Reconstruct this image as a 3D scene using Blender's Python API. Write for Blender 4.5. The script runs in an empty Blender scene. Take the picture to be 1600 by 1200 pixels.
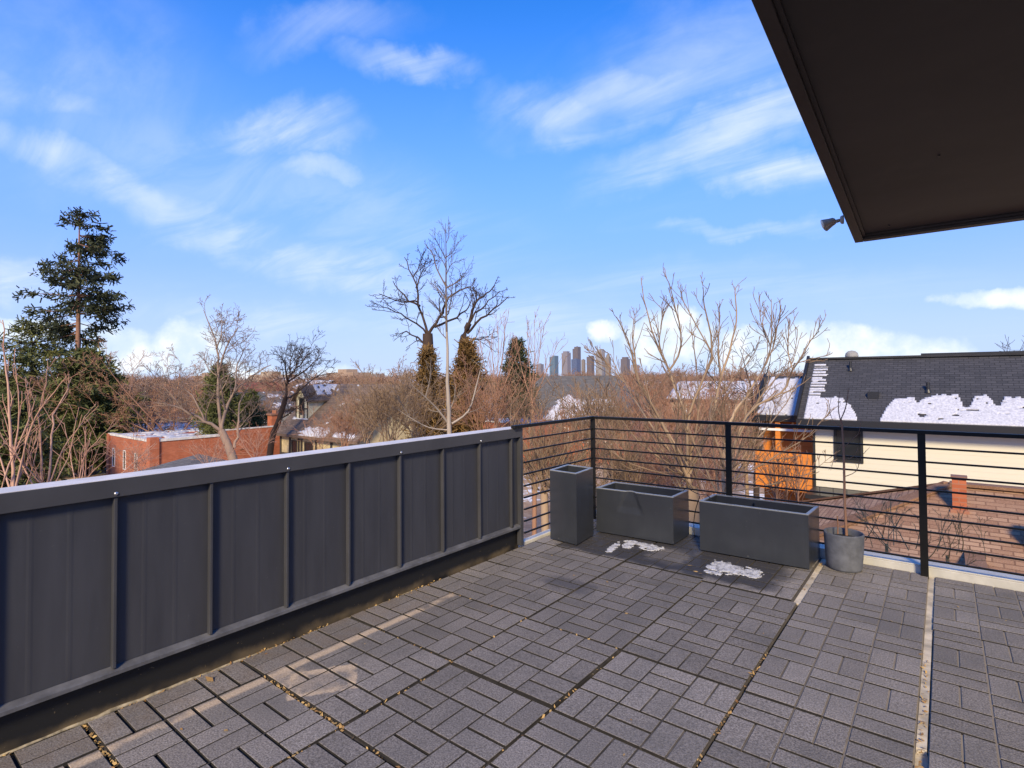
import bpy, bmesh, math, random
import numpy as np
from mathutils import Vector, Matrix
R = math.radians
random.seed(7); rng = np.random.default_rng(7)
scene = bpy.context.scene
COL = scene.collection

# ------------------------------------------------------------------ camera
F, YAW, PITCH, ROLL, CY, EYE = 858.97, 38.1825, 1.3569, -0.423, 569.29, 1.4785
def cam_axes():
    y, p, r = R(YAW), R(PITCH), R(ROLL)
    fw = np.array([-math.sin(y)*math.cos(p), math.cos(y)*math.cos(p), math.sin(p)])
    rt = np.array([math.cos(y), math.sin(y), 0.0]); up = np.cross(rt, fw)
    return rt*math.cos(r)+up*math.sin(r), -rt*math.sin(r)+up*math.cos(r), fw
RT, UP, FW = cam_axes()
CAM = np.array([0.0, 0.0, EYE])
cd = bpy.data.cameras.new('camera'); cam = bpy.data.objects.new('camera', cd); COL.objects.link(cam)
cd.sensor_width = 36; cd.lens = F/1600*36; cd.shift_y = -(600-CY)/1600
cd.clip_start = 0.05; cd.clip_end = 30000
M = Matrix.Identity(4)
for i in range(3):
    M[i][0], M[i][1], M[i][2], M[i][3] = RT[i], UP[i], -FW[i], CAM[i]
cam.matrix_world = M
scene.camera = cam
def at(x, y, d):                     # world point seen at photo pixel x, y at depth d (survey helper)
    return CAM + (FW + (x-800)/F*RT + (CY-y)/F*UP)*d
def rdir(x, y):
    v = FW + (x-800)/F*RT + (CY-y)/F*UP
    return v/np.linalg.norm(v)

# ------------------------------------------------------------------ light
SUN_EL, SUN_AZ = 32, 150              # azimuth measured from +Y towards +X
SKY = 0.15
scene.render.engine = 'CYCLES'
scene.view_settings.view_transform = 'Standard'; scene.view_settings.look = 'None'
scene.view_settings.exposure = 0.15; scene.view_settings.gamma = 1
sd = bpy.data.lights.new('sun', 'SUN'); sd.energy = 5.0; sd.angle = R(11); sd.color = (1.0, 0.83, 0.53)
so = bpy.data.objects.new('sun', sd); COL.objects.link(so)
sv = Vector((math.sin(R(SUN_AZ))*math.cos(R(SUN_EL)), math.cos(R(SUN_AZ))*math.cos(R(SUN_EL)), math.sin(R(SUN_EL))))
so.rotation_euler = sv.to_track_quat('Z', 'Y').to_euler()

class NG:                            # tiny node builder
    def __init__(s, nt): s.nt = nt
    def n(s, t, **kw):
        nd = s.nt.nodes.new(t)
        ins = kw.pop('ins', {})
        for k, v in kw.items(): setattr(nd, k, v)
        for k, v in ins.items():
            sock = nd.inputs[k]
            if hasattr(v, 'is_linked') or isinstance(v, bpy.types.NodeSocket): s.nt.links.new(v, sock)
            else: sock.default_value = v
        return nd
    def m(s, op, a, b=None, c=None, clamp=False):
        ins = {0: a}
        if b is not None: ins[1] = b
        if c is not None: ins[2] = c
        nd = s.n('ShaderNodeMath', operation=op, ins=ins); nd.use_clamp = clamp
        return nd.outputs[0]
    def v(s, op, a, b=None, out=0):
        ins = {0: a}
        if b is not None: ins[1] = b
        return s.n('ShaderNodeVectorMath', operation=op, ins=ins).outputs[out]
    def noise(s, vec, scale, detail=4, rough=0.55, dist=0.0, out=0):
        return s.n('ShaderNodeTexNoise', ins={'Vector': vec, 'Scale': scale, 'Detail': detail, 'Roughness': rough, 'Distortion': dist}).outputs[out]
    def mix(s, f, a, b, mode='MIX'):
        nd = s.n('ShaderNodeMix', data_type='RGBA', blend_type=mode)
        for i, v in ((0, f), (6, a), (7, b)):
            if isinstance(v, bpy.types.NodeSocket): s.nt.links.new(v, nd.inputs[i])
            else: nd.inputs[i].default_value = v if i == 0 else (v if len(v) == 4 else (*v, 1))
        return nd.outputs[2]
    def ss(s, x, a, b):
        return s.n('ShaderNodeMapRange', interpolation_type='SMOOTHSTEP', ins={0: x, 1: a, 2: b, 3: 0.0, 4: 1.0}).outputs[0]
    def xyz(s, vec):
        o = s.n('ShaderNodeSeparateXYZ', ins={0: vec}).outputs
        return o[0], o[1], o[2]

def build_world():
    w = bpy.data.worlds.new('World'); scene.world = w; w.use_nodes = True
    nt = w.node_tree; nt.nodes.clear(); g = NG(nt)
    out = g.n('ShaderNodeOutputWorld'); bg = g.n('ShaderNodeBackground', ins={1: SKY})
    sky = g.n('ShaderNodeTexSky', sky_type='NISHITA', sun_disc=False, sun_elevation=R(SUN_EL), sun_rotation=R(SUN_AZ),
              altitude=1600, air_density=1.0, dust_density=0.4, ozone_density=2.0)
    base = g.n('ShaderNodeHueSaturation', ins={'Hue': 0.505, 'Saturation': 1.38, 'Value': 2.05, 'Color': sky.outputs[0]}).outputs[0]
    base = g.mix(1.0, base, (1.04, 0.855, 1.0), 'MULTIPLY')
    d = g.n('ShaderNodeTexCoord').outputs['Generated']
    x, y, z = g.xyz(d)
    # cirrus noise on a flat cloud layer
    zz = g.m('MAXIMUM', g.m('ADD', z, 0.12), 0.05)
    px, py = g.m('DIVIDE', x, zz), g.m('DIVIDE', y, zz)
    pl = g.n('ShaderNodeCombineXYZ', ins={0: px, 1: py, 2: 0.0}).outputs[0]
    warp = g.v('SUBTRACT', g.noise(d, 3.2, 4, 0.55, out=1), (0.5, 0.5, 0.5))
    fine = g.v('SUBTRACT', g.noise(d, 11.0, 5, 0.6, out=1), (0.5, 0.5, 0.5))
    dd = g.v('ADD', d, g.v('ADD', g.v('MULTIPLY', warp, (0.16, 0.16, 0.10)), g.v('MULTIPLY', fine, (0.11, 0.11, 0.07))))
    rot = g.n('ShaderNodeMapping', ins={0: pl, 2: (0, 0, R(-28)), 3: (0.85, 2.9, 1)}).outputs[0]
    streak = g.noise(rot, 1.3, 7, 0.6, 0.9)
    def blob(px_, py_, hw, hh, ang, src, e=1.0):
        c = rdir(px_, py_); a = rdir(px_+60*math.cos(ang), py_+60*math.sin(ang))-c
        a -= c*(a@c); a /= np.linalg.norm(a); b = np.cross(c, a)
        u = g.m('MULTIPLY', g.v('DOT_PRODUCT', src, tuple(a), out=1), F/hw/1.15)
        v = g.m('MULTIPLY', g.v('DOT_PRODUCT', src, tuple(b), out=1), F/hh/1.15)
        a0, b0 = 0.0, 0.0
        q = g.m('ADD', g.m('MULTIPLY', u, u), g.m('MULTIPLY', v, v))
        return g.m('SUBTRACT', 1.0, q)
    tot = None
    for (bx, by, hw, hh, ang, amp) in [
        (628, 100, 92, 22, 0.02, 0.78), (440, 205, 98, 30, -0.03, 0.74), (500, 262, 62, 20, 0.1, 0.62),
        (70, 262, 170, 24, 0.30, 0.72), (250, 330, 240, 30, 0.36, 0.60), (470, 400, 250, 40, 0.34, 0.66), (600, 420, 130, 26, 0.30, 0.5),
        (60, 182, 90, 26, 0.0, 0.46), (60, 90, 170, 110, 0.3, 0.26), (430, 300, 360, 90, 0.22, 0.30),
        (880, 165, 110, 34, 0.22, 0.74), (1010, 140, 200, 40, -0.18, 0.62), (1120, 90, 200, 70, -0.2, 0.42), (1150, 205, 190, 40, -0.36, 0.80),
        (1225, 272, 150, 26, 0.16, 0.78), (1040, 245, 120, 20, -0.1, 0.5), (1150, 357, 95, 13, 0.0, 0.55), (520, 45, 110, 28, -0.2, 0.42),
        (10, 452, 80, 22, 0.0, 0.8), (760, 500, 200, 40, 0.0, 0.40), (420, 500, 160, 20, 0.05, 0.4), (1100, 440, 320, 30, 0.0, 0.22)]:
        m = g.m('MULTIPLY', g.m('POWER', g.m('MAXIMUM', blob(bx, by, hw*1.12, hh*1.2, ang, dd), 0.0), 1.7), amp)
        tot = m if tot is None else g.m('MAXIMUM', tot, m)
    cir = g.m('MULTIPLY', tot, g.m('ADD', 0.16, g.m('MULTIPLY', g.ss(streak, 0.30, 0.74), 0.86)), clamp=True)
    veil = g.m('MULTIPLY', g.ss(streak, 0.5, 0.95), 0.08)
    cir = g.m('MAXIMUM', cir, veil)
    # cumulus on the horizon
    cn = g.m('SUBTRACT', g.noise(d, 16.0, 7, 0.58), 0.5)
    cn2 = g.m('SUBTRACT', g.noise(d, 6.0, 3, 0.5), 0.5)
    cum = None
    d2 = g.v('ADD', d, g.v('MULTIPLY', fine, (0.05, 0.05, 0.04)))
    for (bx, by, hw, hh, ang) in [(1255, 560, 125, 44, 0.0), (1390, 566, 85, 38, 0.0), (1305, 545, 55, 34, 0), (1175, 552, 60, 36, 0), (1040, 528, 74, 46, 0.0), (945, 518, 26, 18, 0),
                                  (292, 545, 48, 46, 0.0), (345, 580, 85, 32, 0.3), (192, 548, 42, 40, 0.0), (1555, 467, 56, 13, 0.0), (60, 512, 60, 14, 0.0), (560, 600, 120, 26, 0)]:
        m = blob(bx, by, hw, hh, ang, d2)
        cum = m if cum is None else g.m('MAXIMUM', cum, m)
    cf = g.m('ADD', cum, g.m('ADD', g.m('MULTIPLY', cn, 2.2), g.m('MULTIPLY', cn2, 0.9)))
    cmask = g.m('MULTIPLY', g.ss(cf, 0.05, 0.55), 0.96)
    shade = g.mix(g.ss(g.m('ADD', cf, g.m('MULTIPLY', cn, 1.6)), 0.3, 1.5), (4.5, 5.4, 6.7), (6.9, 7.0, 7.2))
    base = g.mix(g.m('MULTIPLY', g.m('SUBTRACT', 1.0, g.ss(z, 0.12, 0.62)), 0.85), base, (1.72, 2.95, 6.9))
    hz = g.m('MULTIPLY', g.m('SUBTRACT', 1.0, g.ss(z, 0.0, 0.24)), 0.88)
    c0 = g.mix(hz, base, (3.5, 4.5, 6.5))
    c1 = g.mix(cir, c0, (5.3, 5.9, 6.8))
    c2 = g.mix(cmask, c1, shade)
    nt.links.new(c2, bg.inputs[0]); nt.links.new(bg.outputs[0], out.inputs[0])
build_world()

# ------------------------------------------------------------------ scene helpers
def tag(o, label=None, cat=None, group=None, kind=None):
    if label: o['label'] = label
    if cat: o['category'] = cat
    if group: o['group'] = group
    if kind: o['kind'] = kind
    return o
def empty(name, loc, label, cat, group=None):
    o = bpy.data.objects.new(name, None); COL.objects.link(o); o.location = tuple(float(v) for v in loc)
    o.empty_display_size = 0.2
    return tag(o, label, cat, group)
def base_of(p):
    v = Vector((0, 0, 0))
    while p is not None: v += p.location; p = p.parent
    return v
def link_mesh(name, me, mats, parent=None):
    for m in (mats if isinstance(mats, (list, tuple)) else [mats]): me.materials.append(m)
    o = bpy.data.objects.new(name, me); COL.objects.link(o)
    if parent: o.parent = parent
    return o
class MB:
    def __init__(s): s.v = []; s.f = []; s.mi = []; s.cur = 0; s.uv = {}
    def plane(s, poly, th, ax, sgn=1):
        # roof plane (top polygon) with thickness; ax: axis of the eave ('x' or 'y'); uv = along eave / up the slope
        n = len(poly); b = len(s.f)
        vs = [tuple(p) for p in poly]+[(p[0], p[1], p[2]-th) for p in poly]
        s.add(vs, [tuple(range(n)), tuple(range(n, 2*n))[::-1]]+[(i, i+n, (i+1)%n+n, (i+1)%n) for i in range(n)])
        z0 = min(p[2] for p in poly)
        e = [p for p in poly if abs(p[2]-z0) < 1e-4][0]
        def f(p):
            q = (p[1]-e[1]) if ax == 'x' else (p[0]-e[0])
            return ((p[0] if ax == 'x' else p[1]), math.hypot(q, p[2]-z0))
        for k in range(b, len(s.f)): s.uv[k] = f
        return s
    def add(s, vs, fs):
        b = len(s.v); s.v += [tuple(float(c) for c in p) for p in vs]
        for f in fs: s.f.append([b+i for i in f]); s.mi.append(s.cur)
        return s
    def box(s, x0, x1, y0, y1, z0, z1):
        return s.add([(x0,y0,z0),(x1,y0,z0),(x1,y1,z0),(x0,y1,z0),(x0,y0,z1),(x1,y0,z1),(x1,y1,z1),(x0,y1,z1)],
              [(0,3,2,1),(4,5,6,7),(0,1,5,4),(1,2,6,5),(2,3,7,6),(3,0,4,7)])
    def beam(s, a, b, w, h, up=(0,0,1)):
        a, b = Vector(a), Vector(b); d = (b-a).normalized(); u = Vector(up); r = d.cross(u)
        if r.length < 1e-4: r = d.cross(Vector((1,0,0)))
        r.normalize(); u = r.cross(d)
        vs = [p+r*i*w/2+u*j*h/2 for p in (a, b) for i, j in ((-1,-1),(1,-1),(1,1),(-1,1))]
        return s.add(vs, [(0,1,2,3),(7,6,5,4),(0,4,5,1),(1,5,6,2),(2,6,7,3),(3,7,4,0)])
    def quad(s, *p): return s.add(p, [tuple(range(len(p)))])
    def prism(s, poly, vec):
        n = len(poly); v = Vector(vec)
        vs = [Vector(p) for p in poly]+[Vector(p)+v for p in poly]
        return s.add(vs, [tuple(range(n))[::-1], tuple(range(n, 2*n))]+[(i,(i+1)%n,(i+1)%n+n,i+n) for i in range(n)])
    def lathe(s, c, prof, k=32, cap0=True, cap1=True):
        vs = []; fs = []
        for r, z in prof:
            vs += [(c[0]+r*math.cos(2*math.pi*i/k), c[1]+r*math.sin(2*math.pi*i/k), c[2]+z) for i in range(k)]
        for j in range(len(prof)-1):
            for i in range(k): fs.append((j*k+i, j*k+(i+1)%k, (j+1)*k+(i+1)%k, (j+1)*k+i))
        if cap0: fs.append(tuple(range(k))[::-1])
        if cap1: fs.append(tuple((len(prof)-1)*k+i for i in range(k)))
        return s.add(vs, fs)
    def tube(s, pts, r, k=6):
        pts = [Vector(p) for p in pts]; rr = r if isinstance(r, (list, tuple)) else [r]*len(pts)
        vs = []; fs = []
        for i, p in enumerate(pts):
            d = (pts[min(i+1, len(pts)-1)]-pts[max(i-1, 0)]).normalized()
            a = d.cross(Vector((0.13, 0.21, 0.97))); a = a.normalized() if a.length > 1e-3 else Vector((1,0,0)); b = d.cross(a)
            vs += [p+(a*math.cos(2*math.pi*j/k)+b*math.sin(2*math.pi*j/k))*rr[i] for j in range(k)]
        for i in range(len(pts)-1):
            for j in range(k): fs.append((i*k+j, i*k+(j+1)%k, (i+1)*k+(j+1)%k, (i+1)*k+j))
        fs.append(tuple(range(k))[::-1]); fs.append(tuple((len(pts)-1)*k+j for j in range(k)))
        return s.add(vs, fs)
    def build(s, name, mats, parent=None, smooth=False, bevel=0, uvf=None):
        off = base_of(parent)
        me = bpy.data.meshes.new(name)
        me.from_pydata([(a-off.x, b-off.y, c-off.z) for a, b, c in s.v], [], s.f); me.update()
        if len(set(s.mi)) > 1 or (s.mi and s.mi[0]): me.polygons.foreach_set('material_index', s.mi)
        if smooth: me.polygons.foreach_set('use_smooth', [True]*len(me.polygons))
        if uvf:
            uv = me.uv_layers.new(name='UVMap')
            for l in me.loops:
                uv.data[l.index].uv = uvf(Vector(s.v[l.vertex_index]))
        if s.uv:
            uv = me.uv_layers.new(name='UVMap')
            for pi, pl in enumerate(me.polygons):
                f = s.uv.get(pi, lambda p: (p[0]+p[1], p[2]))
                for li in pl.loop_indices: uv.data[li].uv = f(s.v[me.loops[li].vertex_index])
        o = link_mesh(name, me, mats, parent)
        if bevel:
            b = o.modifiers.new('bevel', 'BEVEL'); b.width = bevel; b.segments = 2; b.limit_method = 'ANGLE'
            b.harden_normals = False
        return o
def copy_tree(o, parent=None):
    c = o.copy(); COL.objects.link(c)
    if parent: c.parent = parent
    for ch in list(o.children): copy_tree(ch, c)
    return c

# ------------------------------------------------------------------ materials
def mat(name, col, rough=0.6, metal=0.0, spec=0.5, var=0.0, vscale=6.0, bump=0.0, bscale=40.0, build=None):
    m = bpy.data.materials.new(name); m.use_nodes = True
    nt = m.node_tree; b = nt.nodes['Principled BSDF']; g = NG(nt)
    b.inputs['Base Color'].default_value = (*col, 1); b.inputs['Roughness'].default_value = rough
    b.inputs['Metallic'].default_value = metal; b.inputs['Specular IOR Level'].default_value = spec
    oc = g.n('ShaderNodeTexCoord').outputs['Object']
    if var:
        n1 = g.noise(oc, vscale, 5, 0.6)
        f = g.ss(n1, 0.3, 0.7)
        nt.links.new(g.mix(f, tuple(c*(1-var) for c in col), tuple(min(1, c*(1+var)) for c in col)), b.inputs['Base Color'])
    if bump:
        bn = g.n('ShaderNodeBump', ins={'Strength': bump, 'Distance': 0.01, 'Height': g.noise(oc, bscale, 5, 0.6)})
        nt.links.new(bn.outputs[0], b.inputs['Normal'])
    if build: build(g, b, oc)
    return m
def lk(g, a, b): g.nt.links.new(a, b)

def panel_build(g, b, oc):           # dark sheet metal: slight oil canning, dust, faint vertical streaks
    n = g.noise(g.v('MULTIPLY', oc, (5, 5, 0.7)), 2.0, 4, 0.6)
    n2 = g.noise(oc, 2.5, 3)
    c = g.mix(g.ss(n, 0.3, 0.75), (0.036, 0.037, 0.045), (0.046, 0.047, 0.056))
    c = g.mix(g.m('MULTIPLY', g.ss(g.noise(oc, 55, 2, 0.5), 0.70, 0.78), 0.22), c, (0.16, 0.15, 0.14))
    lk(g, c, b.inputs['Base Color'])
    lk(g, g.m('ADD', 0.36, g.m('MULTIPLY', n, 0.22)), b.inputs['Roughness'])
    bn = g.n('ShaderNodeBump', ins={'Strength': 0.25, 'Distance': 0.02, 'Height': g.noise(g.v('MULTIPLY', oc, (1, 1, 0.35)), 2.4, 2)})
    lk(g, bn.outputs[0], b.inputs['Normal'])
MT = {}
MT['panel'] = mat('sheet metal', (0.045, 0.046, 0.052), 0.42, build=panel_build)
MT['cap'] = mat('cap metal', (0.052, 0.052, 0.058), 0.38, var=0.12, vscale=3)
MT['cap_top'] = mat('sunlit cap sheet', (0.66, 0.605, 0.56), 0.5, var=0.12, vscale=5)  # paler than the cap metal: sun and sky sheen put into the colour
MT['ledge'] = mat('ledge metal', (0.10, 0.10, 0.11), 0.42, var=0.3, vscale=9)
def base_build(g, b, oc):            # black membrane with a tide line of dried silt near the deck
    x, y, z = g.xyz(oc)
    wob = g.m('MULTIPLY', g.m('SUBTRACT', g.noise(oc, 5, 5, 0.65), 0.5), 0.10)
    f = g.m('MULTIPLY', g.m('SUBTRACT', 1.0, g.ss(g.m('ADD', z, wob), 0.0, 0.055)), g.ss(g.noise(oc, 3.0, 3), 0.35, 0.6))
    sp = g.m('MULTIPLY', g.ss(g.noise(oc, 70, 1), 0.74, 0.78), 0.5)
    lk(g, g.mix(g.m('MAXIMUM', g.m('MULTIPLY', f, 0.65), sp), (0.007, 0.007, 0.008), (0.17, 0.125, 0.07)), b.inputs['Base Color'])
MT['base'] = mat('black membrane', (0.007, 0.007, 0.008), 0.6, build=base_build)
MT['sealant'] = mat('weathered sealant', (0.30, 0.25, 0.17), 0.8, var=0.5, vscale=25)
MT['rail'] = mat('black rail paint', (0.009, 0.0085, 0.008), 0.5, spec=0.22, var=0.2, vscale=20)
MT['screw'] = mat('zinc screw', (0.6, 0.6, 0.62), 0.3, metal=0.9)
MT['kerb'] = mat('white coping', (0.60, 0.575, 0.53), 0.55, var=0.10, vscale=7, bump=0.1)
def planter_build(g, b, oc):         # dark powder coat, dusty, with faint run marks
    run = g.ss(g.noise(g.v('MULTIPLY', oc, (14, 14, 1.2)), 1.6, 4, 0.6), 0.45, 0.8); cl = g.ss(g.noise(oc, 5, 5, 0.65), 0.35, 0.75)
    c = g.mix(g.m('MULTIPLY', cl, 0.7), (0.028, 0.031, 0.040), (0.033, 0.037, 0.046))
    c = g.mix(g.m('MULTIPLY', run, 0.05), c, (0.09, 0.09, 0.10))
    c = g.mix(g.m('MULTIPLY', g.ss(g.noise(oc, 48, 2, 0.5), 0.72, 0.78), 0.3), c, (0.2, 0.19, 0.18))
    lk(g, c, b.inputs['Base Color']); lk(g, g.m('ADD', 0.28, g.m('MULTIPLY', cl, 0.08)), b.inputs['Roughness'])
    bn = g.n('ShaderNodeBump', ins={'Strength': 0.12, 'Distance': 0.02, 'Height': g.noise(oc, 3, 2)}); lk(g, bn.outputs[0], b.inputs['Normal'])
MT['planter'] = mat('planter metal', (0.036, 0.04, 0.05), 0.36, build=planter_build)
MT['rim'] = mat('planter rim', (0.22, 0.225, 0.235), 0.3, var=0.15, vscale=30)  # lighter than the body so the colour carries the sky's reflection on the edges
MT['soil'] = mat('dark soil', (0.02, 0.014, 0.010), 0.95, var=0.6, vscale=40, bump=0.8)
MT['concrete'] = mat('grey concrete', (0.112, 0.118, 0.142), 0.8, var=0.22, vscale=14, bump=0.12, bscale=60)
MT['dirtconc'] = mat('pale membrane', (0.50, 0.43, 0.34), 0.85, var=0.35, vscale=8)
def soffit_build(g, b, oc):          # brown painted steel sheet with dull drifts and water marks
    n = g.noise(g.v('MULTIPLY', oc, (0.8, 1.2, 1)), 1.1, 3, 0.5); m_ = g.noise(oc, 7, 5, 0.65)
    c = g.mix(g.ss(n, 0.3, 0.7), (0.029, 0.0245, 0.022), (0.040, 0.0335, 0.030)); c = g.mix(g.m('MULTIPLY', g.ss(m_, 0.5, 0.75), 0.3), c, (0.055, 0.045, 0.039))
    lk(g, c, b.inputs['Base Color']); bn = g.n('ShaderNodeBump', ins={'Strength': 0.3, 'Distance': 0.03, 'Height': n}); lk(g, bn.outputs[0], b.inputs['Normal'])
MT['soffit'] = mat('soffit steel', (0.044, 0.037, 0.032), 0.55, build=soffit_build)
MT['fascia'] = mat('fascia steel', (0.034, 0.025, 0.022), 0.5, var=0.15)
MT['bronze'] = mat('lamp bronze', (0.34, 0.30, 0.26), 0.45)
MT['lens'] = mat('lamp lens', (0.55, 0.55, 0.5), 0.15)
MT['rubber'] = mat('black drip line', (0.008, 0.008, 0.008), 0.5)
def snow_build(g, b, oc):
    n = g.noise(oc, 18, 4, 0.6)
    lk(g, g.mix(g.ss(n, 0.3, 0.7), (0.40, 0.40, 0.455), (0.60, 0.60, 0.65)), b.inputs['Base Color'])
    bn = g.n('ShaderNodeBump', ins={'Strength': 0.5, 'Distance': 0.02, 'Height': g.noise(oc, 35, 4)})
    lk(g, bn.outputs[0], b.inputs['Normal'])
def old_snow_build(g, b, oc):        # thin grainy melting snow, grey where the pavers show through
    n = g.noise(oc, 22, 5, 0.65); q = g.noise(oc, 90, 3, 0.7)
    c = g.mix(g.ss(g.m('ADD', g.m('MULTIPLY', n, 0.7), g.m('MULTIPLY', q, 0.3)), 0.36, 0.56), (0.17, 0.165, 0.175), (0.62, 0.62, 0.66))
    lk(g, c, b.inputs['Base Color']); bn = g.n('ShaderNodeBump', ins={'Strength': 0.8, 'Distance': 0.01, 'Height': q}); lk(g, bn.outputs[0], b.inputs['Normal'])
MT['old_snow'] = mat('old snow', (0.55, 0.55, 0.6), 0.6, build=old_snow_build)
MT['snow'] = mat('snow', (0.85, 0.86, 0.9), 0.7, build=snow_build)

def paver_build(g, b, oc):           # rubber-crumb pavers: speckle, worn tone, wet patches, silt marks
    x, y, z = g.xyz(oc)
    big = g.noise(oc, 1.7, 4, 0.6); mid = g.noise(oc, 9, 3, 0.55)
    grain = g.noise(oc, 130, 3, 0.75)
    att = g.n('ShaderNodeAttribute', attribute_name='tint').outputs['Fac']
    c = g.mix(g.ss(grain, 0.28, 0.72), (0.094, 0.084, 0.078), (0.340, 0.302, 0.286))
    c = g.mix(g.m('MULTIPLY', g.ss(g.noise(oc, 230, 1, 0.5), 0.64, 0.74), 0.55), c, (0.55, 0.52, 0.50))
    c = g.mix(g.m('MULTIPLY', g.ss(big, 0.35, 0.7), 0.5), c, (0.105, 0.100, 0.100))
    c = g.mix(1.0, c, g.n('ShaderNodeCombineColor', ins={0: att, 1: att, 2: att}).outputs[0], 'MULTIPLY')
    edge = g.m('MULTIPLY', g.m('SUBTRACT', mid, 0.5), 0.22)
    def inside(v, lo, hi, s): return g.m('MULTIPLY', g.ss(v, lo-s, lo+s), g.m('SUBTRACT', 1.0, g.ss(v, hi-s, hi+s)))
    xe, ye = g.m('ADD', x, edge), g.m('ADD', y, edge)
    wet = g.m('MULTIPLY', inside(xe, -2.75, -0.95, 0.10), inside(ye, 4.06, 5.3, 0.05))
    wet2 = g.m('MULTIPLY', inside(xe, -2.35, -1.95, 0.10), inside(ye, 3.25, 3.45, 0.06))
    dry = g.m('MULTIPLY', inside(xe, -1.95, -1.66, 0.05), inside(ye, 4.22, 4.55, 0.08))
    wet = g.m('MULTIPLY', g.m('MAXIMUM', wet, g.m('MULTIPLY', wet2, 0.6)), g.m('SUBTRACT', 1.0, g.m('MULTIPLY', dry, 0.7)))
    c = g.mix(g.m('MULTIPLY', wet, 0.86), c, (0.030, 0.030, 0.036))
    # silt washed out along the wall
    yl = inside(y, 0.2, 2.76, 0.03)
    w = g.m('MULTIPLY', g.m('SUBTRACT', g.noise(g.v('MULTIPLY', oc, (1, 0.5, 1)), 7, 4, 0.6), 0.5), 0.03)
    line = inside(g.m('ADD', x, w), -2.685, -2.635, 0.012)
    sw = g.m('MULTIPLY', g.m('MULTIPLY', line, yl), g.ss(g.noise(oc, 3.3, 3), 0.40, 0.52))
    wash = g.m('MULTIPLY', inside(xe, -3.1, -2.66, 0.05), g.m('MULTIPLY', inside(ye, -3, 2.72, 0.08), g.ss(mid, 0.3, 0.75)))
    c = g.mix(g.m('MULTIPLY', wash, 0.30), c, (0.16, 0.105, 0.06))
    # dried puddle outline: two crossed half-planes in deck coordinates
    u = g.m('ADD', g.m('MULTIPLY', g.m('ADD', x, 2.43), 0.83), g.m('MULTIPLY', g.m('SUBTRACT', y, 1.56), -0.56))
    v = g.m('ADD', g.m('MULTIPLY', g.m('ADD', x, 2.43), 0.56), g.m('MULTIPLY', g.m('SUBTRACT', y, 1.56), 0.83))
    u = g.m('ADD', u, g.m('MULTIPLY', edge, 0.25)); v = g.m('ADD', v, g.m('MULTIPLY', edge, 0.25))
    pin = g.m('MULTIPLY', inside(u, -0.11, 0.125, 0.006), inside(v, -0.15, 0.17, 0.006))
    pcore = g.m('MULTIPLY', inside(u, -0.062, 0.092, 0.025), inside(v, -0.10, 0.132, 0.03))
    pud = g.m('MULTIPLY', g.m('SUBTRACT', pin, g.m('MULTIPLY', pcore, 0.72)), g.ss(g.noise(oc, 12, 3), 0.3, 0.55))
    bl = g.m('ADD', g.m('POWER', g.m('MULTIPLY', g.m('ADD', x, 2.60), 7), 2.0), g.m('POWER', g.m('MULTIPLY', g.m('SUBTRACT', y, 1.47), 9), 2.0))
    spot = g.m('MULTIPLY', g.m('SUBTRACT', 1.0, g.ss(bl, 0.2, 1.0)), g.ss(mid, 0.35, 0.6))
    silt = g.m('MAXIMUM', g.m('MAXIMUM', g.m('MULTIPLY', sw, 0.85), g.m('MULTIPLY', pud, 0.9)), g.m('MULTIPLY', spot, 0.7))
    c = g.mix(silt, c, g.mix(g.ss(grain, 0.3, 0.7), (0.40, 0.30, 0.21), (0.60, 0.47, 0.35)))
    lk(g, c, b.inputs['Base Color'])
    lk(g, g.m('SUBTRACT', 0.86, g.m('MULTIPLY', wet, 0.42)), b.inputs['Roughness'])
    bn = g.n('ShaderNodeBump', ins={'Strength': 0.75, 'Distance': 0.004, 'Height': grain})
    lk(g, bn.outputs[0], b.inputs['Normal'])
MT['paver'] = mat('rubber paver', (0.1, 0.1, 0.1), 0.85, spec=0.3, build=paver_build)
def joint_build(g, b, oc):
    n = g.noise(oc, 6, 4, 0.6)
    x, y, z = g.xyz(oc)
    f = g.m('MULTIPLY', g.ss(x, -1.3, 0.1), 0.7)
    lk(g, g.mix(g.m('ADD', g.m('MULTIPLY', g.ss(n, 0.45, 0.75), 0.22), f, clamp=True), (0.020, 0.017, 0.015), (0.30, 0.255, 0.215)), b.inputs['Base Color'])
MT['joint'] = mat('paver joint', (0.04, 0.03, 0.02), 0.9, build=joint_build)

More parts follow.
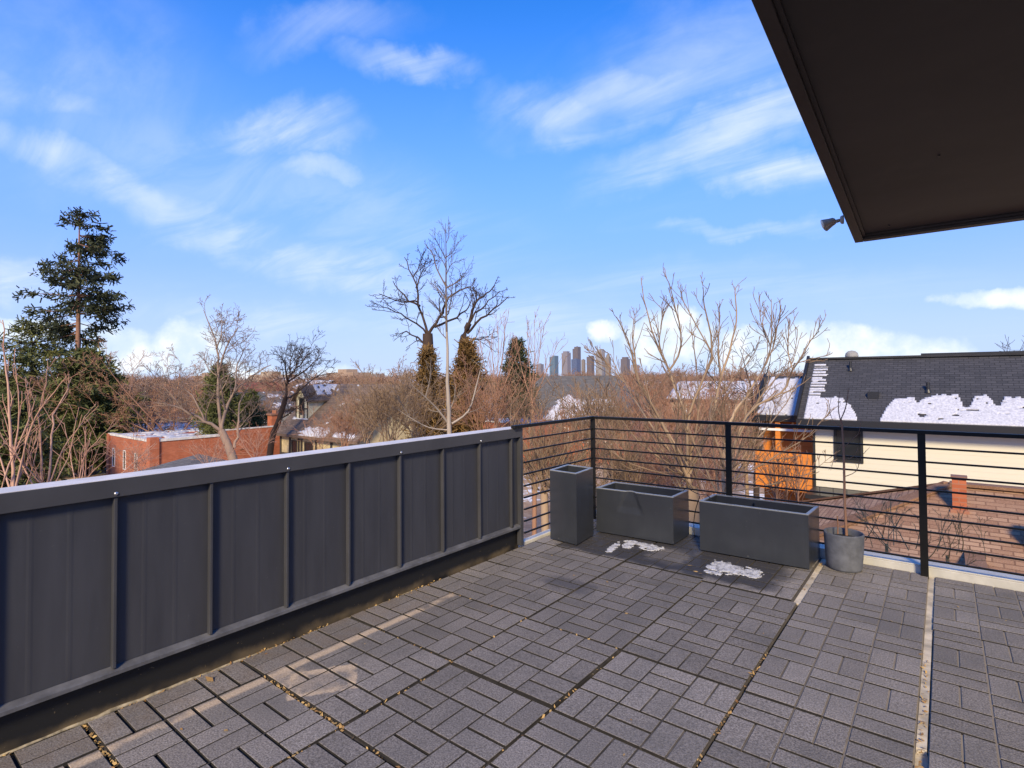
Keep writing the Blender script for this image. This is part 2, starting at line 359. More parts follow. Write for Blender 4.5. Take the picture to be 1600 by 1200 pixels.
MT['groove'] = mat('paver groove', (0.016, 0.014, 0.013), 0.95, var=0.4, vscale=15)
def uv_of(g): return g.n('ShaderNodeTexCoord').outputs['UV']
def shingle(name, c1, c2, c3, row=0.145, w=0.30, dark=0.45):
    def bld(g, b, oc):
        uv = uv_of(g)
        br = g.n('ShaderNodeTexBrick', offset=0.5, ins={'Vector': uv, 'Color1': (*c1, 1), 'Color2': (*c2, 1), 'Mortar': tuple(c*dark for c in c1)+(1,),
                 'Scale': 1.0, 'Mortar Size': 0.012, 'Mortar Smooth': 0.2, 'Bias': 0.0, 'Brick Width': w, 'Row Height': row})
        n = g.noise(oc, 0.9, 4, 0.6)
        c = g.mix(g.m('MULTIPLY', g.ss(n, 0.35, 0.7), 0.55), br.outputs[0], c3)
        c = g.mix(g.m('MULTIPLY', g.ss(g.noise(oc, 60, 2), 0.5, 0.8), 0.35), c, tuple(v*1.8 for v in c2))
        lk(g, c, b.inputs['Base Color'])
        u, v, _ = g.xyz(uv)
        saw = g.m('FRACT', g.m('DIVIDE', v, row))
        bn = g.n('ShaderNodeBump', ins={'Strength': 0.7, 'Distance': 0.03, 'Height': g.m('SUBTRACT', 1.0, saw)})
        lk(g, bn.outputs[0], b.inputs['Normal'])
    return mat(name, c1, 0.85, build=bld)
MT['roof_dark'] = shingle('charcoal shingles', (0.034, 0.034, 0.040), (0.062, 0.060, 0.068), (0.042, 0.041, 0.047), 0.105, 0.24)
MT['roof_brown'] = shingle('brown shingles', (0.25, 0.125, 0.068), (0.44, 0.27, 0.165), (0.32, 0.18, 0.105), 0.105, 0.25, 0.62)
MT['roof_grey'] = shingle('grey shingles', (0.085, 0.08, 0.078), (0.14, 0.13, 0.125), (0.11, 0.10, 0.095), 0.2, 0.4)
MT['roof_tudor'] = shingle('weathered brown shingles', (0.12, 0.082, 0.058), (0.20, 0.14, 0.10), (0.15, 0.10, 0.075), 0.2, 0.4)
def brick(name, c1, c2, mort):
    def bld(g, b, oc):
        uv = uv_of(g)
        br = g.n('ShaderNodeTexBrick', ins={'Vector': uv, 'Color1': (*c1, 1), 'Color2': (*c2, 1), 'Mortar': (*mort, 1), 'Scale': 1.0,
                 'Mortar Size': 0.008, 'Bias': -0.1, 'Brick Width': 0.22, 'Row Height': 0.075})
        n = g.ss(g.noise(oc, 1.3, 5, 0.65), 0.35, 0.7)
        lk(g, g.mix(g.m('MULTIPLY', n, 0.5), br.outputs[0], tuple(v*0.62 for v in c1)), b.inputs['Base Color'])
    return mat(name, c1, 0.85, build=bld)
MT['brick'] = brick('orange brick', (0.40, 0.105, 0.042), (0.50, 0.15, 0.068), (0.36, 0.17, 0.11))
MT['brick_dark'] = brick('dark red brick', (0.26, 0.065, 0.035), (0.33, 0.09, 0.05), (0.24, 0.13, 0.09))
def lap(name, c, step):
    def bld(g, b, oc):
        x, y, z = g.xyz(oc)
        fr = g.m('FRACT', g.m('DIVIDE', z, step))
        n = g.noise(oc, 1.2, 3)
        lk(g, g.mix(g.m('MULTIPLY', n, 0.3), c, tuple(v*0.85 for v in c)), b.inputs['Base Color'])
        bn = g.n('ShaderNodeBump', ins={'Strength': 0.45, 'Distance': 0.02, 'Height': fr}); bn.invert = True
        lk(g, bn.outputs[0], b.inputs['Normal'])
    return mat(name, c, 0.6, build=bld)
MT['cream'] = lap('cream lap siding', (0.67, 0.62, 0.50), 0.15)
MT['orange_wood'] = lap('orange cedar boards', (0.62, 0.20, 0.025), 0.13)
MT['stucco'] = mat('yellow stucco', (0.50, 0.40, 0.22), 0.9, var=0.18, vscale=3)
MT['cream_stucco'] = mat('cream stucco', (0.58, 0.53, 0.36), 0.9, var=0.1, vscale=3)
MT['timber'] = mat('dark timber', (0.045, 0.035, 0.026), 0.8, var=0.3)
MT['white'] = mat('white paint', (0.75, 0.74, 0.72), 0.6, var=0.08)
MT['stone'] = mat('white coping stone', (0.62, 0.59, 0.56), 0.8, var=0.2, vscale=2)
MT['glass'] = mat('dark glass', (0.015, 0.018, 0.022), 0.08, spec=0.6)
MT['frame_dark'] = mat('dark frame', (0.018, 0.018, 0.018), 0.5)
MT['gutter'] = mat('black gutter', (0.018, 0.018, 0.021), 0.4)
MT['beige'] = mat('beige wall', (0.42, 0.34, 0.25), 0.85, var=0.15, vscale=1.5)
MT['tan_wall'] = mat('tan wall', (0.34, 0.24, 0.17), 0.85, var=0.15, vscale=1.5)
MT['grey_wall'] = mat('grey wall', (0.28, 0.27, 0.26), 0.8, var=0.15)
MT['house'] = mat('house cladding', (0.05, 0.05, 0.055), 0.5, var=0.1)

def bark(name, c1, c2, rough=0.85):
    def bld(g, b, oc):
        att = g.n('ShaderNodeAttribute', attribute_name='tint').outputs['Fac']
        n = g.noise(g.v('MULTIPLY', oc, (1, 1, 0.35)), 5, 4, 0.6)
        c = g.mix(g.m('ADD', g.m('MULTIPLY', n, 0.5), g.m('MULTIPLY', att, 0.5)), c1, c2)
        lk(g, c, b.inputs['Base Color'])
    return mat(name, c1, rough, spec=0.25, build=bld)
MT['bark_dark'] = bark('dark bark', (0.018, 0.012, 0.010), (0.075, 0.048, 0.036))
MT['bark_brown'] = bark('brown bark', (0.05, 0.034, 0.025), (0.22, 0.16, 0.12))
MT['bark_grey'] = bark('grey brown bark', (0.11, 0.074, 0.055), (0.34, 0.245, 0.19))
MT['bark_tan'] = bark('tan stems', (0.080, 0.040, 0.021), (0.50, 0.36, 0.24))
MT['bark_straw'] = bark('straw stems', (0.34, 0.20, 0.07), (0.62, 0.45, 0.22))
MT['bark_pink'] = bark('pinkish stems', (0.24, 0.095, 0.055), (0.68, 0.44, 0.33))
MT['bark_red'] = bark('russet twigs', (0.20, 0.092, 0.052), (0.52, 0.30, 0.195))
MT['bark_white'] = bark('pale birch bark', (0.070, 0.052, 0.040), (0.46, 0.385, 0.315))
MT['bark_pine'] = bark('pine bark', (0.14, 0.07, 0.046), (0.33, 0.18, 0.125))
MT['bark_far'] = bark('far twigs', (0.150, 0.078, 0.050), (0.42, 0.265, 0.180))
def leafm(name, c1, c2):
    def bld(g, b, oc):
        att = g.n('ShaderNodeAttribute', attribute_name='tint').outputs['Fac']
        n = g.ss(g.noise(oc, 0.8, 3), 0.35, 0.65)
        lk(g, g.mix(g.m('ADD', g.m('MULTIPLY', n, 0.4), g.m('MULTIPLY', att, 0.6)), c1, c2), b.inputs['Base Color'])
    return mat(name, c1, 0.7, spec=0.25, build=bld)
MT['needles'] = leafm('pine needles', (0.012, 0.020, 0.012), (0.070, 0.076, 0.032))
MT['cedar'] = leafm('spruce needles', (0.026, 0.044, 0.015), (0.165, 0.160, 0.048))
MT['juniper'] = leafm('bronzed juniper', (0.075, 0.046, 0.016), (0.25, 0.145, 0.05))
MT['litter'] = leafm('dead leaves', (0.22, 0.10, 0.035), (0.58, 0.40, 0.16))
MT['rust_leaf'] = leafm('rusty leaves', (0.22, 0.065, 0.02), (0.42, 0.16, 0.05))
def ground_build(g, b, oc):
    n = g.noise(oc, 0.05, 6, 0.6); n2 = g.noise(oc, 0.35, 6, 0.65); n3 = g.noise(oc, 3.5, 4, 0.65)
    c = g.mix(g.ss(n2, 0.35, 0.65), (0.33, 0.205, 0.125), (0.50, 0.36, 0.25))
    c = g.mix(g.m('MULTIPLY', g.ss(n3, 0.4, 0.7), 0.5), c, (0.22, 0.125, 0.065))
    c = g.mix(g.m('MULTIPLY', g.ss(n, 0.5, 0.62), 0.4), c, (0.34, 0.28, 0.23))
    c = g.mix(g.ss(g.m('ADD', n2, g.m('MULTIPLY', n3, 0.25)), 0.70, 0.74), c, (0.80, 0.80, 0.82))
    lk(g, c, b.inputs['Base Color'])
MT['ground'] = mat('winter ground', (0.3, 0.2, 0.14), 0.95, build=ground_build)
def tower(name, c, win, sx=6.0, sz=4.0, fx=0.35, fz=0.4):
    def bld(g, b, oc):
        x, y, z = g.xyz(oc)
        a = g.m('FRACT', g.m('DIVIDE', g.m('ADD', x, g.m('MULTIPLY', y, 1.0)), sx)); q = g.m('FRACT', g.m('DIVIDE', z, sz))
        k = g.m('MULTIPLY', g.m('GREATER_THAN', a, fx), g.m('GREATER_THAN', q, fz))
        lk(g, g.mix(k, c, win), b.inputs['Base Color'])
    return mat(name, c, 0.5, build=bld)

G_Z = -7.0

# ------------------------------------------------------------------ ground and our own house
def structure(o): o['kind'] = 'structure'; return o
gm = MB(); gm.quad((-14000,-14000,G_Z),(14000,-14000,G_Z),(14000,14000,G_Z),(-14000,14000,G_Z))
structure(gm.build('ground', MT['ground']))

XW = -2.965                     # inner face of the black upstand
b = MB(); b.box(-3.02, 4.62, -3.0, 5.13, -0.30, -0.035); b.box(-.1205, -.0855, 2.75, 5.10, -0.034, -0.012); b.box(-.812, -.7715, 3.995, 5.09, -0.034, -0.012)
structure(b.build('roof_deck', MT['dirtconc']))
# kerb under the railing
k = MB()
k.box(-2.955, 4.62, 5.112, 5.255, -0.30, 0.050); k.box(-2.955, 4.62, 5.118, 5.262, 0.050, 0.062)
k.box(-3.02, -2.955, 3.90, 5.255, -0.30, 0.020)
kb = k.build('kerb', MT['kerb'], bevel=0.004); structure(kb)

# pavers: every slab is four or more cells of two bricks, laid basket-weave
def build_pavers():
    vs = []; fs = []; tint = []; mi = []
    def brick_(x0, x1, y0, y1, zt, tl, ty, t, ch=0.0016):
        nonlocal vs, fs
        b0 = len(vs); dz = lambda x, y: zt + tl*(x-cx) + ty*(y-cy)
        for (a, bb, h) in ((0, 0, -0.022), (0, 0, -ch), (ch, ch, 0)):
            for (x, y) in ((x0+a, y0+a), (x1-a, y0+a), (x1-a, y1-a), (x0+a, y1-a)):
                vs.append((x, y, dz(x, y)+h))
        for r in (0, 4):
            for i in range(4): fs.append((b0+r+i, b0+r+(i+1)%4, b0+r+4+(i+1)%4, b0+r+4+i)); mi.append((2 if i % 2 == 0 else 1) if r == 0 else 0)
        fs.append((b0+8, b0+9, b0+10, b0+11)); mi.append(0)
        tint.extend([t]*12)
    cell = 0.2167
    cols = [(-2.945, -2.706, [-3.0, -2.6, -1.93, -1.28, -.61, .05, .742, 1.412, 2.085, 2.742, 3.39, 4.045, 5.105]),
            (-2.700, -2.052, [-3.0, -2.6, -1.93, -1.28, -.61, .05, .742, 1.412, 2.085, 2.742, 4.045, 5.105]),
            (-2.044, -1.414, [-3.0, -2.55, -1.90, -1.25, -.60, .08, .752, 1.402, 2.068, 2.730, 4.042, 5.105]),
            (-1.404, -0.781, [-3.0, -2.55, -1.90, -1.25, -.60, .09, .758, 1.404, 2.058, 2.726, 3.990, 5.105]),
            (-0.770, -0.122, [-3.0, -2.50, -1.85, -1.20, -.55, .10, .770, 1.424, 2.725, 4.012, 5.105]),
            (-0.084, 0.566, [-3.0, -2.50, -1.85, -1.20, -.55, .12, .780, 1.434, 2.735, 4.036, 5.105]),
            (0.572, 1.220, [-3.0, -2.50, -1.85, -1.20, -.55, .10, .770, 1.424, 2.725, 4.012, 5.105]),
            (1.227, 1.876, [-3.0, -2.50, -1.85, -1.20, -.55, .12, .780, 1.434, 2.735, 4.036, 5.105]),
            (1.882, 2.531, [-3.0, -2.50, -1.85, -1.20, -.55, .10, .770, 1.424, 2.725, 4.012, 5.105]),
            (2.538, 4.60, [-3.0, -2.50, -1.85, -1.20, -.55, .12, .780, 1.434, 2.735, 4.036, 5.105])]
    r = random.Random(3)
    for ci, (X0, X1, ys) in enumerate(cols):
        for j in range(len(ys)-1):
            g = 0.010 if ci < 4 else 0.004
            Y0, Y1 = ys[j]+g*0.5, ys[j+1]-g*0.5
            x0, x1 = X0, X1
            if ci == 3 and j == len(ys)-2: x0 -= 0.008; x1 -= 0.032
            jx = r.uniform(-.004, .004); zt = r.uniform(-.003, .003); tl = r.uniform(-.004, .004); ty = r.uniform(-.003, .003)
            cx, cy = (x0+x1)/2, (Y0+Y1)/2
            nx = max(1, round((x1-x0)/cell)); ny = max(1, round((Y1-Y0)/cell))
            dx, dy = (x1-x0)/nx, (Y1-Y0)/ny
            base = r.uniform(0.80, 1.10)
            par = r.randint(0, 1) if ci == 0 else (ci+j) % 2
            # slab body just under the grooves
            b0 = len(vs)
            for h in (-0.034, -0.013):
                for (x, y) in ((x0, Y0), (x1, Y0), (x1, Y1), (x0, Y1)): vs.append((x+jx, y, zt+h+tl*(x-cx)+ty*(y-cy)))
            fs.extend([(b0+4, b0+5, b0+6, b0+7)]+[(b0+i, b0+(i+1)%4, b0+4+(i+1)%4, b0+4+i) for i in range(4)]); mi.extend([1]*5)
            tint.extend([1.0]*8)
            gw, gy = 0.0042, 0.0135
            for i in range(1, nx):           # silt lying in the long joints between cells
                xm = x0+i*dx+jx; b1 = len(vs)
                for (x, y) in ((xm-gw, Y0+.004), (xm+gw, Y0+.004), (xm+gw, Y1-.004), (xm-gw, Y1-.004)): vs.append((x, y, zt-.0042+tl*(x-cx)+ty*(y-cy)))
                fs.append((b1, b1+1, b1+2, b1+3)); mi.append(1); tint.extend([1.0]*4)
            shear = 0.018 if (ci == 3 and j == len(ys)-2) else 0.0
            for i in range(nx):
                for q in range(ny):
                    ax, ay = x0+i*dx+jx-shear*0.5, Y0+q*dy
                    single = (nx == 1 and q % 3 == 1)
                    for hlf in (0, 1):
                        t = base*r.uniform(0.84, 1.10)
                        if (i+q+par) % 2 == 0:
                            brick_(ax+gw, ax+dx-gw, ay+hlf*dy/2+gy/2, ay+(hlf+1)*dy/2-gy/2, zt+r.uniform(-.0006,.0006), tl, ty, t)
                        else:
                            if hlf:
                                b1 = len(vs); xm = ax+dx/2
                                for (x, y) in ((xm-gw, ay+.008), (xm+gw, ay+.008), (xm+gw, ay+dy-.008), (xm-gw, ay+dy-.008)): vs.append((x, y, zt-.0045+tl*(x-cx)+ty*(y-cy)))
                                fs.append((b1, b1+1, b1+2, b1+3)); mi.append(1); tint.extend([1.0]*4)
                            brick_(ax+hlf*dx/2+gw, ax+(hlf+1)*dx/2-gw, ay+gy/2, ay+dy-gy/2, zt+r.uniform(-.0006,.0006), tl, ty, t)
    me = bpy.data.meshes.new('paving'); me.from_pydata(vs, [], fs); me.update()
    me.polygons.foreach_set('material_index', mi)
    a = me.attributes.new('tint', 'FLOAT', 'POINT'); a.data.foreach_set('value', tint)
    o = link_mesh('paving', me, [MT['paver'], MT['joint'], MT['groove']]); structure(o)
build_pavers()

# own house: body below the deck, wall behind with a glass door (out of the frame, it shades and carries the roof)
hb = MB(); hb.box(-3.13, 7.5, -9.0, 5.24, G_Z, -0.305)
own = empty('townhouse', (2, -3, G_Z), 'dark clad townhouse whose roof terrace this is', 'house')
hb.build('wall', MT['house'], own)
wl = MB(); wl.box(2.78, 7.5, -3.0, 4.30, -0.30, 2.40); wl.build('upper_wall', MT['house'], own)
wf = MB(); wf.box(2.74, 2.778, 1.3, 3.2, 0.02, 2.10); dr = wf.build('door', MT['frame_dark'], own)
wg = MB(); wg.box(2.728, 2.736, 1.4, 3.1, 0.10, 2.02); wg.build('glass', MT['glass'], dr)
# ------------------------------------------------------------------ parapet wall with sheet metal panels
def parapet():
    t = empty('parapet_wall', (-3.0, 1.0, 0), 'charcoal sheet metal parapet with standing ribs and flat cap', 'parapet')
    y0, y1 = -3.0, 3.845
    a = MB(); a.box(-3.062, -2.910, y0, y1, 0.958, 1.0375); a.build('cap', MT['cap'], t, bevel=0.002)
    a = MB(); a.box(-3.060, -2.913, y0, y1-.003, 1.0378, 1.0395); a.build('cap_top', MT['cap_top'], t)  # thin sheet added to carry the painted sheen on the dark cap
    a = MB(); a.box(-3.050, -2.947, y0, y1-0.004, 0.205, 0.957)
    # faint striations rolled into the pans
    ribs = [0.844+0.4085*i for i in range(-9, 8)]
    for yr in ribs[:-1]:
        for fr in (0.30, 0.62):
            yy = yr+0.4085*fr
            if yy > 3.75: continue
            a.add([(-2.947,yy-0.012,0.207),(-2.9462,yy-0.004,0.207),(-2.9462,yy+0.004,0.207),(-2.947,yy+0.012,0.207),
                   (-2.947,yy-0.012,0.955),(-2.9462,yy-0.004,0.955),(-2.9462,yy+0.004,0.955),(-2.947,yy+0.012,0.955)],
                  [(0,1,5,4),(1,2,6,5),(2,3,7,6)])
    a.build('panel', MT['panel'], t)
    for yr in ribs:
        if yr > 3.75 or yr < y0: continue
        a = MB(); a.box(-2.9465, -2.917, yr-0.0075, yr+0.0075, 0.200, 0.957); r_ = a.build('rib', MT['cap'], t, bevel=0.003)
        if abs(yr-2.075) > 0.9 or True:
            s = MB(); 
            s.lathe((0, 0, 0), [(0.0085, 0), (0.0085, 0.002), (0.006, 0.0045), (0.002, 0.0055)], 14)
            s.v = [(-2.9095+z, yr+x-0.002, 0.974+y) for x, y, z in s.v]
            if round((yr-0.844)/0.4085) in (0, 2, 4, 6): s.build('screw', MT['screw'], t, smooth=True)
    a = MB(); a.box(-2.9465, -2.917, 3.700, 3.716, 0.200, 0.957); a.build('rib', MT['cap'], t, bevel=0.003)
    a = MB(); a.box(-2.955, -2.912, 3.812, 3.850, 0.02, 0.956); a.build('end_plate', MT['cap'], t, bevel=0.002)
    a = MB(); a.add([(-2.950,y0,0.204),(-2.911,y0,0.190),(-2.911,y0,0.172),(-2.950,y0,0.172),(-2.950,3.811,0.204),(-2.911,3.811,0.190),(-2.911,3.811,0.172),(-2.950,3.811,0.172)],
                    [(0,1,2,3),(7,6,5,4),(0,4,5,1),(1,5,6,2),(2,6,7,3),(3,7,4,0)])
    a.build('ledge', MT['ledge'], t, bevel=0.0015)
    r_ = random.Random(5); yy = .45; run = []
    while yy < 2.72:
        run.append((XW+.002+r_.uniform(-.002, .003), yy, -.010+.008*math.sin(yy*2.3)+r_.uniform(-.003, .003))); yy += r_.uniform(.03, .09)
    a = MB(); a.tube(run, [max(.0015, .009*max(0, math.sin(p[1]*2.1-.6))*r_.uniform(.5, 1.1)+.002) for p in run], 6); a.build('sealant', MT['sealant'], t, smooth=True)
    a = MB(); a.box(-3.04, XW, y0, 3.840, -0.034, 0.1715); a.build('upstand', MT['base'], t)
parapet()

# ------------------------------------------------------------------ railing
def railing():
    t = empty('guard_railing', (-2.90, 5.06, 0), 'black steel guard railing with nine thin horizontal bars', 'railing')
    yc, xc = 5.055, -2.905
    zs = [0.9365-0.1017*i for i in range(9)]
    a = MB(); a.box(xc-0.022, 4.60, yc-0.022, yc+0.022, 1.040, 1.067); a.build('top_rail', MT['rail'], t, bevel=0.002)
    a = MB(); a.box(xc-0.022, xc+0.022, 3.70, yc-0.0225, 1.040, 1.067); a.build('top_rail', MT['rail'], t, bevel=0.002)
    for z in zs:
        a = MB(); a.box(xc+0.024, 4.60, yc-0.0065, yc+0.0065, z-0.0065, z+0.0065); a.build('bar', MT['rail'], t)
        a = MB(); a.box(xc-0.0065, xc+0.0065, 3.851, yc-0.012, z-0.0065, z+0.0065); a.build('bar', MT['rail'], t)
    for x in (xc, -1.527, -0.144, 1.24, 2.62, 4.0):
        a = MB()
        if x == xc: a.box(x-0.023, x+0.023, yc-0.0115, yc+0.0115, -0.02, 1.0395)
        else:
            a.box(x-0.024, x+0.024, yc-0.0115, yc+0.0115, -0.02, 1.0395)
        a.build('post', MT['rail'], t, bevel=0.002)
railing()

# ------------------------------------------------------------------ planters
def planter(name, label, fl, fr, br, h, wall=0.022, taper=0.0, dent=None, fill=0.0):
    fl, fr, br = Vector((*fl, 0)), Vector((*fr, 0)), Vector((*br, 0))
    ex = (fr-fl); ey = (br-fr); ey -= ex.normalized()*(ey@ex.normalized()) if False else ey*0
    W, D = ex.length, ey.length
    t = empty(name, tuple((fl+br)/2), label, 'planter', 'grey metal planters on the terrace')
    ux, uy = ex/W, ey/D
    P = lambda u, v, z: fl+ux*u+uy*v+Vector((0, 0, z))
    a = MB(); zb = 0.012
    # front face as a grid so that it can carry a dent
    def face(P0, du, dv, n1, n2, f=None):
        vs = []; fs = []
        for j in range(n2+1):
            for i in range(n1+1):
                p = P0+du*(i/n1)+dv*(j/n2)
                if f: p = p+f(i/n1, j/n2)
                vs.append(p)
        for j in range(n2):
            for i in range(n1): fs.append((j*(n1+1)+i, j*(n1+1)+i+1, (j+1)*(n1+1)+i+1, (j+1)*(n1+1)+i))
        a.add(vs, fs)
    H = Vector((0, 0, h-zb))
    if dent:
        def fd(u, v):
            if u <= 0 or u >= 1 or v <= 0: return Vector((0, 0, 0))
            hw = 0.19-0.13*max(0, (v-0.52))/0.48; d = 0
            du = abs(u-dent)
            if v > 0.50:
                s = max(0, 1-(du/hw)**2); d = 0.013*min(1, 2.2*s)*min(1, (v-0.50)/0.16)*(1-.35*(v-.5))
            d += 0.010*max(0, v-0.8)/0.2*max(0, 1-(du/0.12)**2)
            return uy*d
        face(P(0, 0, zb), ux*W, H, 60, 40, fd)
    else:
        face(P(0, 0, zb), ux*W, H, 8, 4, lambda u, v: -uy*0.003*math.sin(math.pi*u)*math.sin(math.pi*v))
    face(P(W, 0, zb), uy*D, H, 6, 4, lambda u, v: ux*0.002*math.sin(math.pi*u)*math.sin(math.pi*v))
    face(P(W, D, zb), -ux*W, H, 6, 3); face(P(0, D, zb), -uy*D, H, 6, 3)
    w = wall
    zi = fill if fill else 0.06
    Hi = Vector((0, 0, h-zi))
    face(P(W-w, w, zi), -ux*(W-2*w), Hi, 4, 2); face(P(w, w, zi), uy*(D-2*w), Hi, 4, 2)
    face(P(w, D-w, zi), ux*(W-2*w), Hi, 4, 2); face(P(W-w, D-w, zi), -uy*(D-2*w), Hi, 4, 2)
    a.quad(P(0,0,zb), P(0,D,zb), P(W,D,zb), P(W,0,zb))
    o = a.build('body', MT['planter'], t, smooth=bool(dent))
    if dent:
        m = o.modifiers.new('split', 'EDGE_SPLIT'); m.split_angle = R(40)
    # folded rim
    a = MB(); q = 0.0015; zr0, zr1 = h-0.004, h+0.003
    for (u0, u1, v0, v1) in ((-q, W+q, -q, w+q), (-q, W+q, D-w-q, D+q), (-q, w+q, w+q, D-w-q), (W-w-q, W+q, w+q, D-w-q)):
        vs = [P(u, v, z) for z in (zr0, zr1) for u, v in ((u0, v0), (u1, v0), (u1, v1), (u0, v1))]
        if dent and v0 == -q:
            n = 40; vs = []; fs = []
            for i in range(n+1):
                u = u0+(u1-u0)*i/n; f_ = fd(min(.999, max(.001, u/W)), 1.0); f_ = f_*1.0
                lift = 0.004*max(0, 1-((u/W-dent)/0.05)**2)
                for v, z in ((v0, zr0), (v1, zr0), (v1, zr1), (v0, zr1)): vs.append(P(u, v, z+lift)+f_*(1.0 if v == v0 else 0.45))
            for i in range(n):
                for j in range(4): fs.append((i*4+j, i*4+(j+1)%4, i*4+4+(j+1)%4, i*4+4+j))
            fs += [(3,2,1,0), (n*4, n*4+1, n*4+2, n*4+3)]
            a.add(vs, fs); continue
        a.add(vs, [(0,3,2,1),(4,5,6,7),(0,1,5,4),(1,2,6,5),(2,3,7,6),(3,0,4,7)])
    a.build('rim', MT['rim'], t)
    a = MB(); a.quad(P(w,w,zi+.002), P(W-w,w,zi+.002), P(W-w,D-w,zi+.002), P(w,D-w,zi+.002)); a.build('soil', MT['soil'], t)
    for (u, v) in ((.03,.03),(W-.03,.03),(W-.03,D-.03),(.03,D-.03)):
        c = P(u, v, 0); a = MB(); a.lathe(c, [(0.012, -0.001), (0.012, zb+.001)], 10); a.build('foot', MT['frame_dark'], t)
    return t
planter('planter', 'tall narrow square grey metal planter in the railing corner', (-2.851, 4.172), (-2.552, 4.143), (-2.590, 4.50), 0.63)
planter('planter', 'low long grey metal planter with a dented front beside the tall planter', (-2.632, 4.628), (-1.887, 4.660), (-1.886, 5.03), 0.42, dent=0.46)
planter('planter', 'low long grey metal planter with a smooth front beside the concrete pot', (-1.654, 4.654), (-0.833, 4.679), (-0.818, 5.03), 0.42)

# drip line running from one trough to the next
a = MB()
def bez(p, n=16):
    out = []
    for i in range(n+1):
        t_ = i/n; q = [Vector(x) for x in p]
        while len(q) > 1: q = [q[j].lerp(q[j+1], t_) for j in range(len(q)-1)]
        out.append(q[0])
    return out
a.tube(bez([(-1.93,4.95,.30),(-1.91,4.95,.62),(-1.80,4.93,.36),(-1.72,4.9,.38),(-1.66,4.86,.50),(-1.60,4.80,.40)]), 0.0035, 6)
a.tube(bez([(-1.74,4.905,.405),(-1.74,4.95,.40),(-1.86,5.0,.22),(-1.83,5.02,.005)]), 0.0035, 6)
tag(a.build('drip_line', MT['rubber'], smooth=True), 'thin black irrigation tube looping between the two low planters', 'drip line')
a = MB(); a.tube(bez([(-1.30,4.98,.36),(-1.31,4.97,.44),(-1.26,4.9,.39),(-1.24,4.86,.30)]), 0.004, 6)
tag(a.build('drip_line', MT['rubber'], smooth=True), 'short black tube end inside the planter beside the pot', 'drip line')

# ------------------------------------------------------------------ branch generator
class Tw:
    """collects tapering twigs (arrays of points) and turns them into one mesh"""
    def __init__(s): s.L = {}
    def add(s, pts, rad, k=3):
        s.L.setdefault((len(pts), k), []).append((np.asarray(pts, float), np.asarray(rad, float), rng.random()))
    def mesh(s, name, off=(0, 0, 0)):
        V = []; Q = []; T = []; base = 0
        for (n, k), items in s.L.items():
            P = np.stack([i[0] for i in items]); Rr = np.stack([i[1] for i in items]); t = np.array([i[2] for i in items])
            D = np.empty_like(P); D[:, 1:-1] = P[:, 2:]-P[:, :-2]; D[:, 0] = P[:, 1]-P[:, 0]; D[:, -1] = P[:, -1]-P[:, -2]
            D /= np.linalg.norm(D, axis=2, keepdims=True)+1e-9
            A = np.cross(D, np.array([0.31, 0.17, 0.94])); A /= np.linalg.norm(A, axis=2, keepdims=True)+1e-6
            B = np.cross(D, A)
            ang = 2*np.pi*np.arange(k)/k
            ring = P[:, :, None, :]+Rr[:, :, None, None]*(A[:, :, None, :]*np.cos(ang)[None, None, :, None]+B[:, :, None, :]*np.sin(ang)[None, None, :, None])
            N = len(items); V.append(ring.reshape(-1, 3)); T.append((0.45*t[:, None, None]+0.55*np.clip((Rr-.003)/.022, 0, 1)[:, :, None]*np.ones((1, 1, k))).reshape(-1))
            idx = base+np.arange(N*n*k).reshape(N, n, k); nx = np.roll(idx, -1, axis=2)
            q = np.stack([idx[:, :-1], nx[:, :-1], nx[:, 1:], idx[:, 1:]], axis=-1).reshape(-1, 4)
            Q.append(q); base += N*n*k
        V = np.concatenate(V)-np.asarray(off); Q = np.concatenate(Q); T = np.concatenate(T)
        return mesh_np(name, V, Q, T)
def mesh_np(name, V, Q, T):
    me = bpy.data.meshes.new(name); m = Q.shape[1]
    me.vertices.add(len(V)); me.vertices.foreach_set('co', V.astype(np.float32).ravel())
    me.loops.add(Q.size); me.loops.foreach_set('vertex_index', Q.astype(np.int32).ravel())
    me.polygons.add(len(Q)); me.polygons.foreach_set('loop_start', np.arange(0, Q.size, m, dtype=np.int32))
    me.polygons.foreach_set('loop_total', np.full(len(Q), m, dtype=np.int32))
    a = me.attributes.new('tint', 'FLOAT', 'POINT'); a.data.foreach_set('value', T.astype(np.float32))
    me.update(); me.validate(); return me
def unit(v): return v/(np.linalg.norm(v)+1e-9)
def wander(p, d, L, n, wig, up):
    pts = [np.array(p, float)]; d = unit(np.array(d, float))
    for i in range(n):
        d = unit(d+rng.normal(0, wig, 3)+np.array([0, 0, up]))
        pts.append(pts[-1]+d*L/n)
    return np.array(pts)
def side_dir(d, ang):
    r = unit(np.cross(d, rng.normal(0, 1, 3))); return unit(d*math.cos(ang)+r*math.sin(ang))
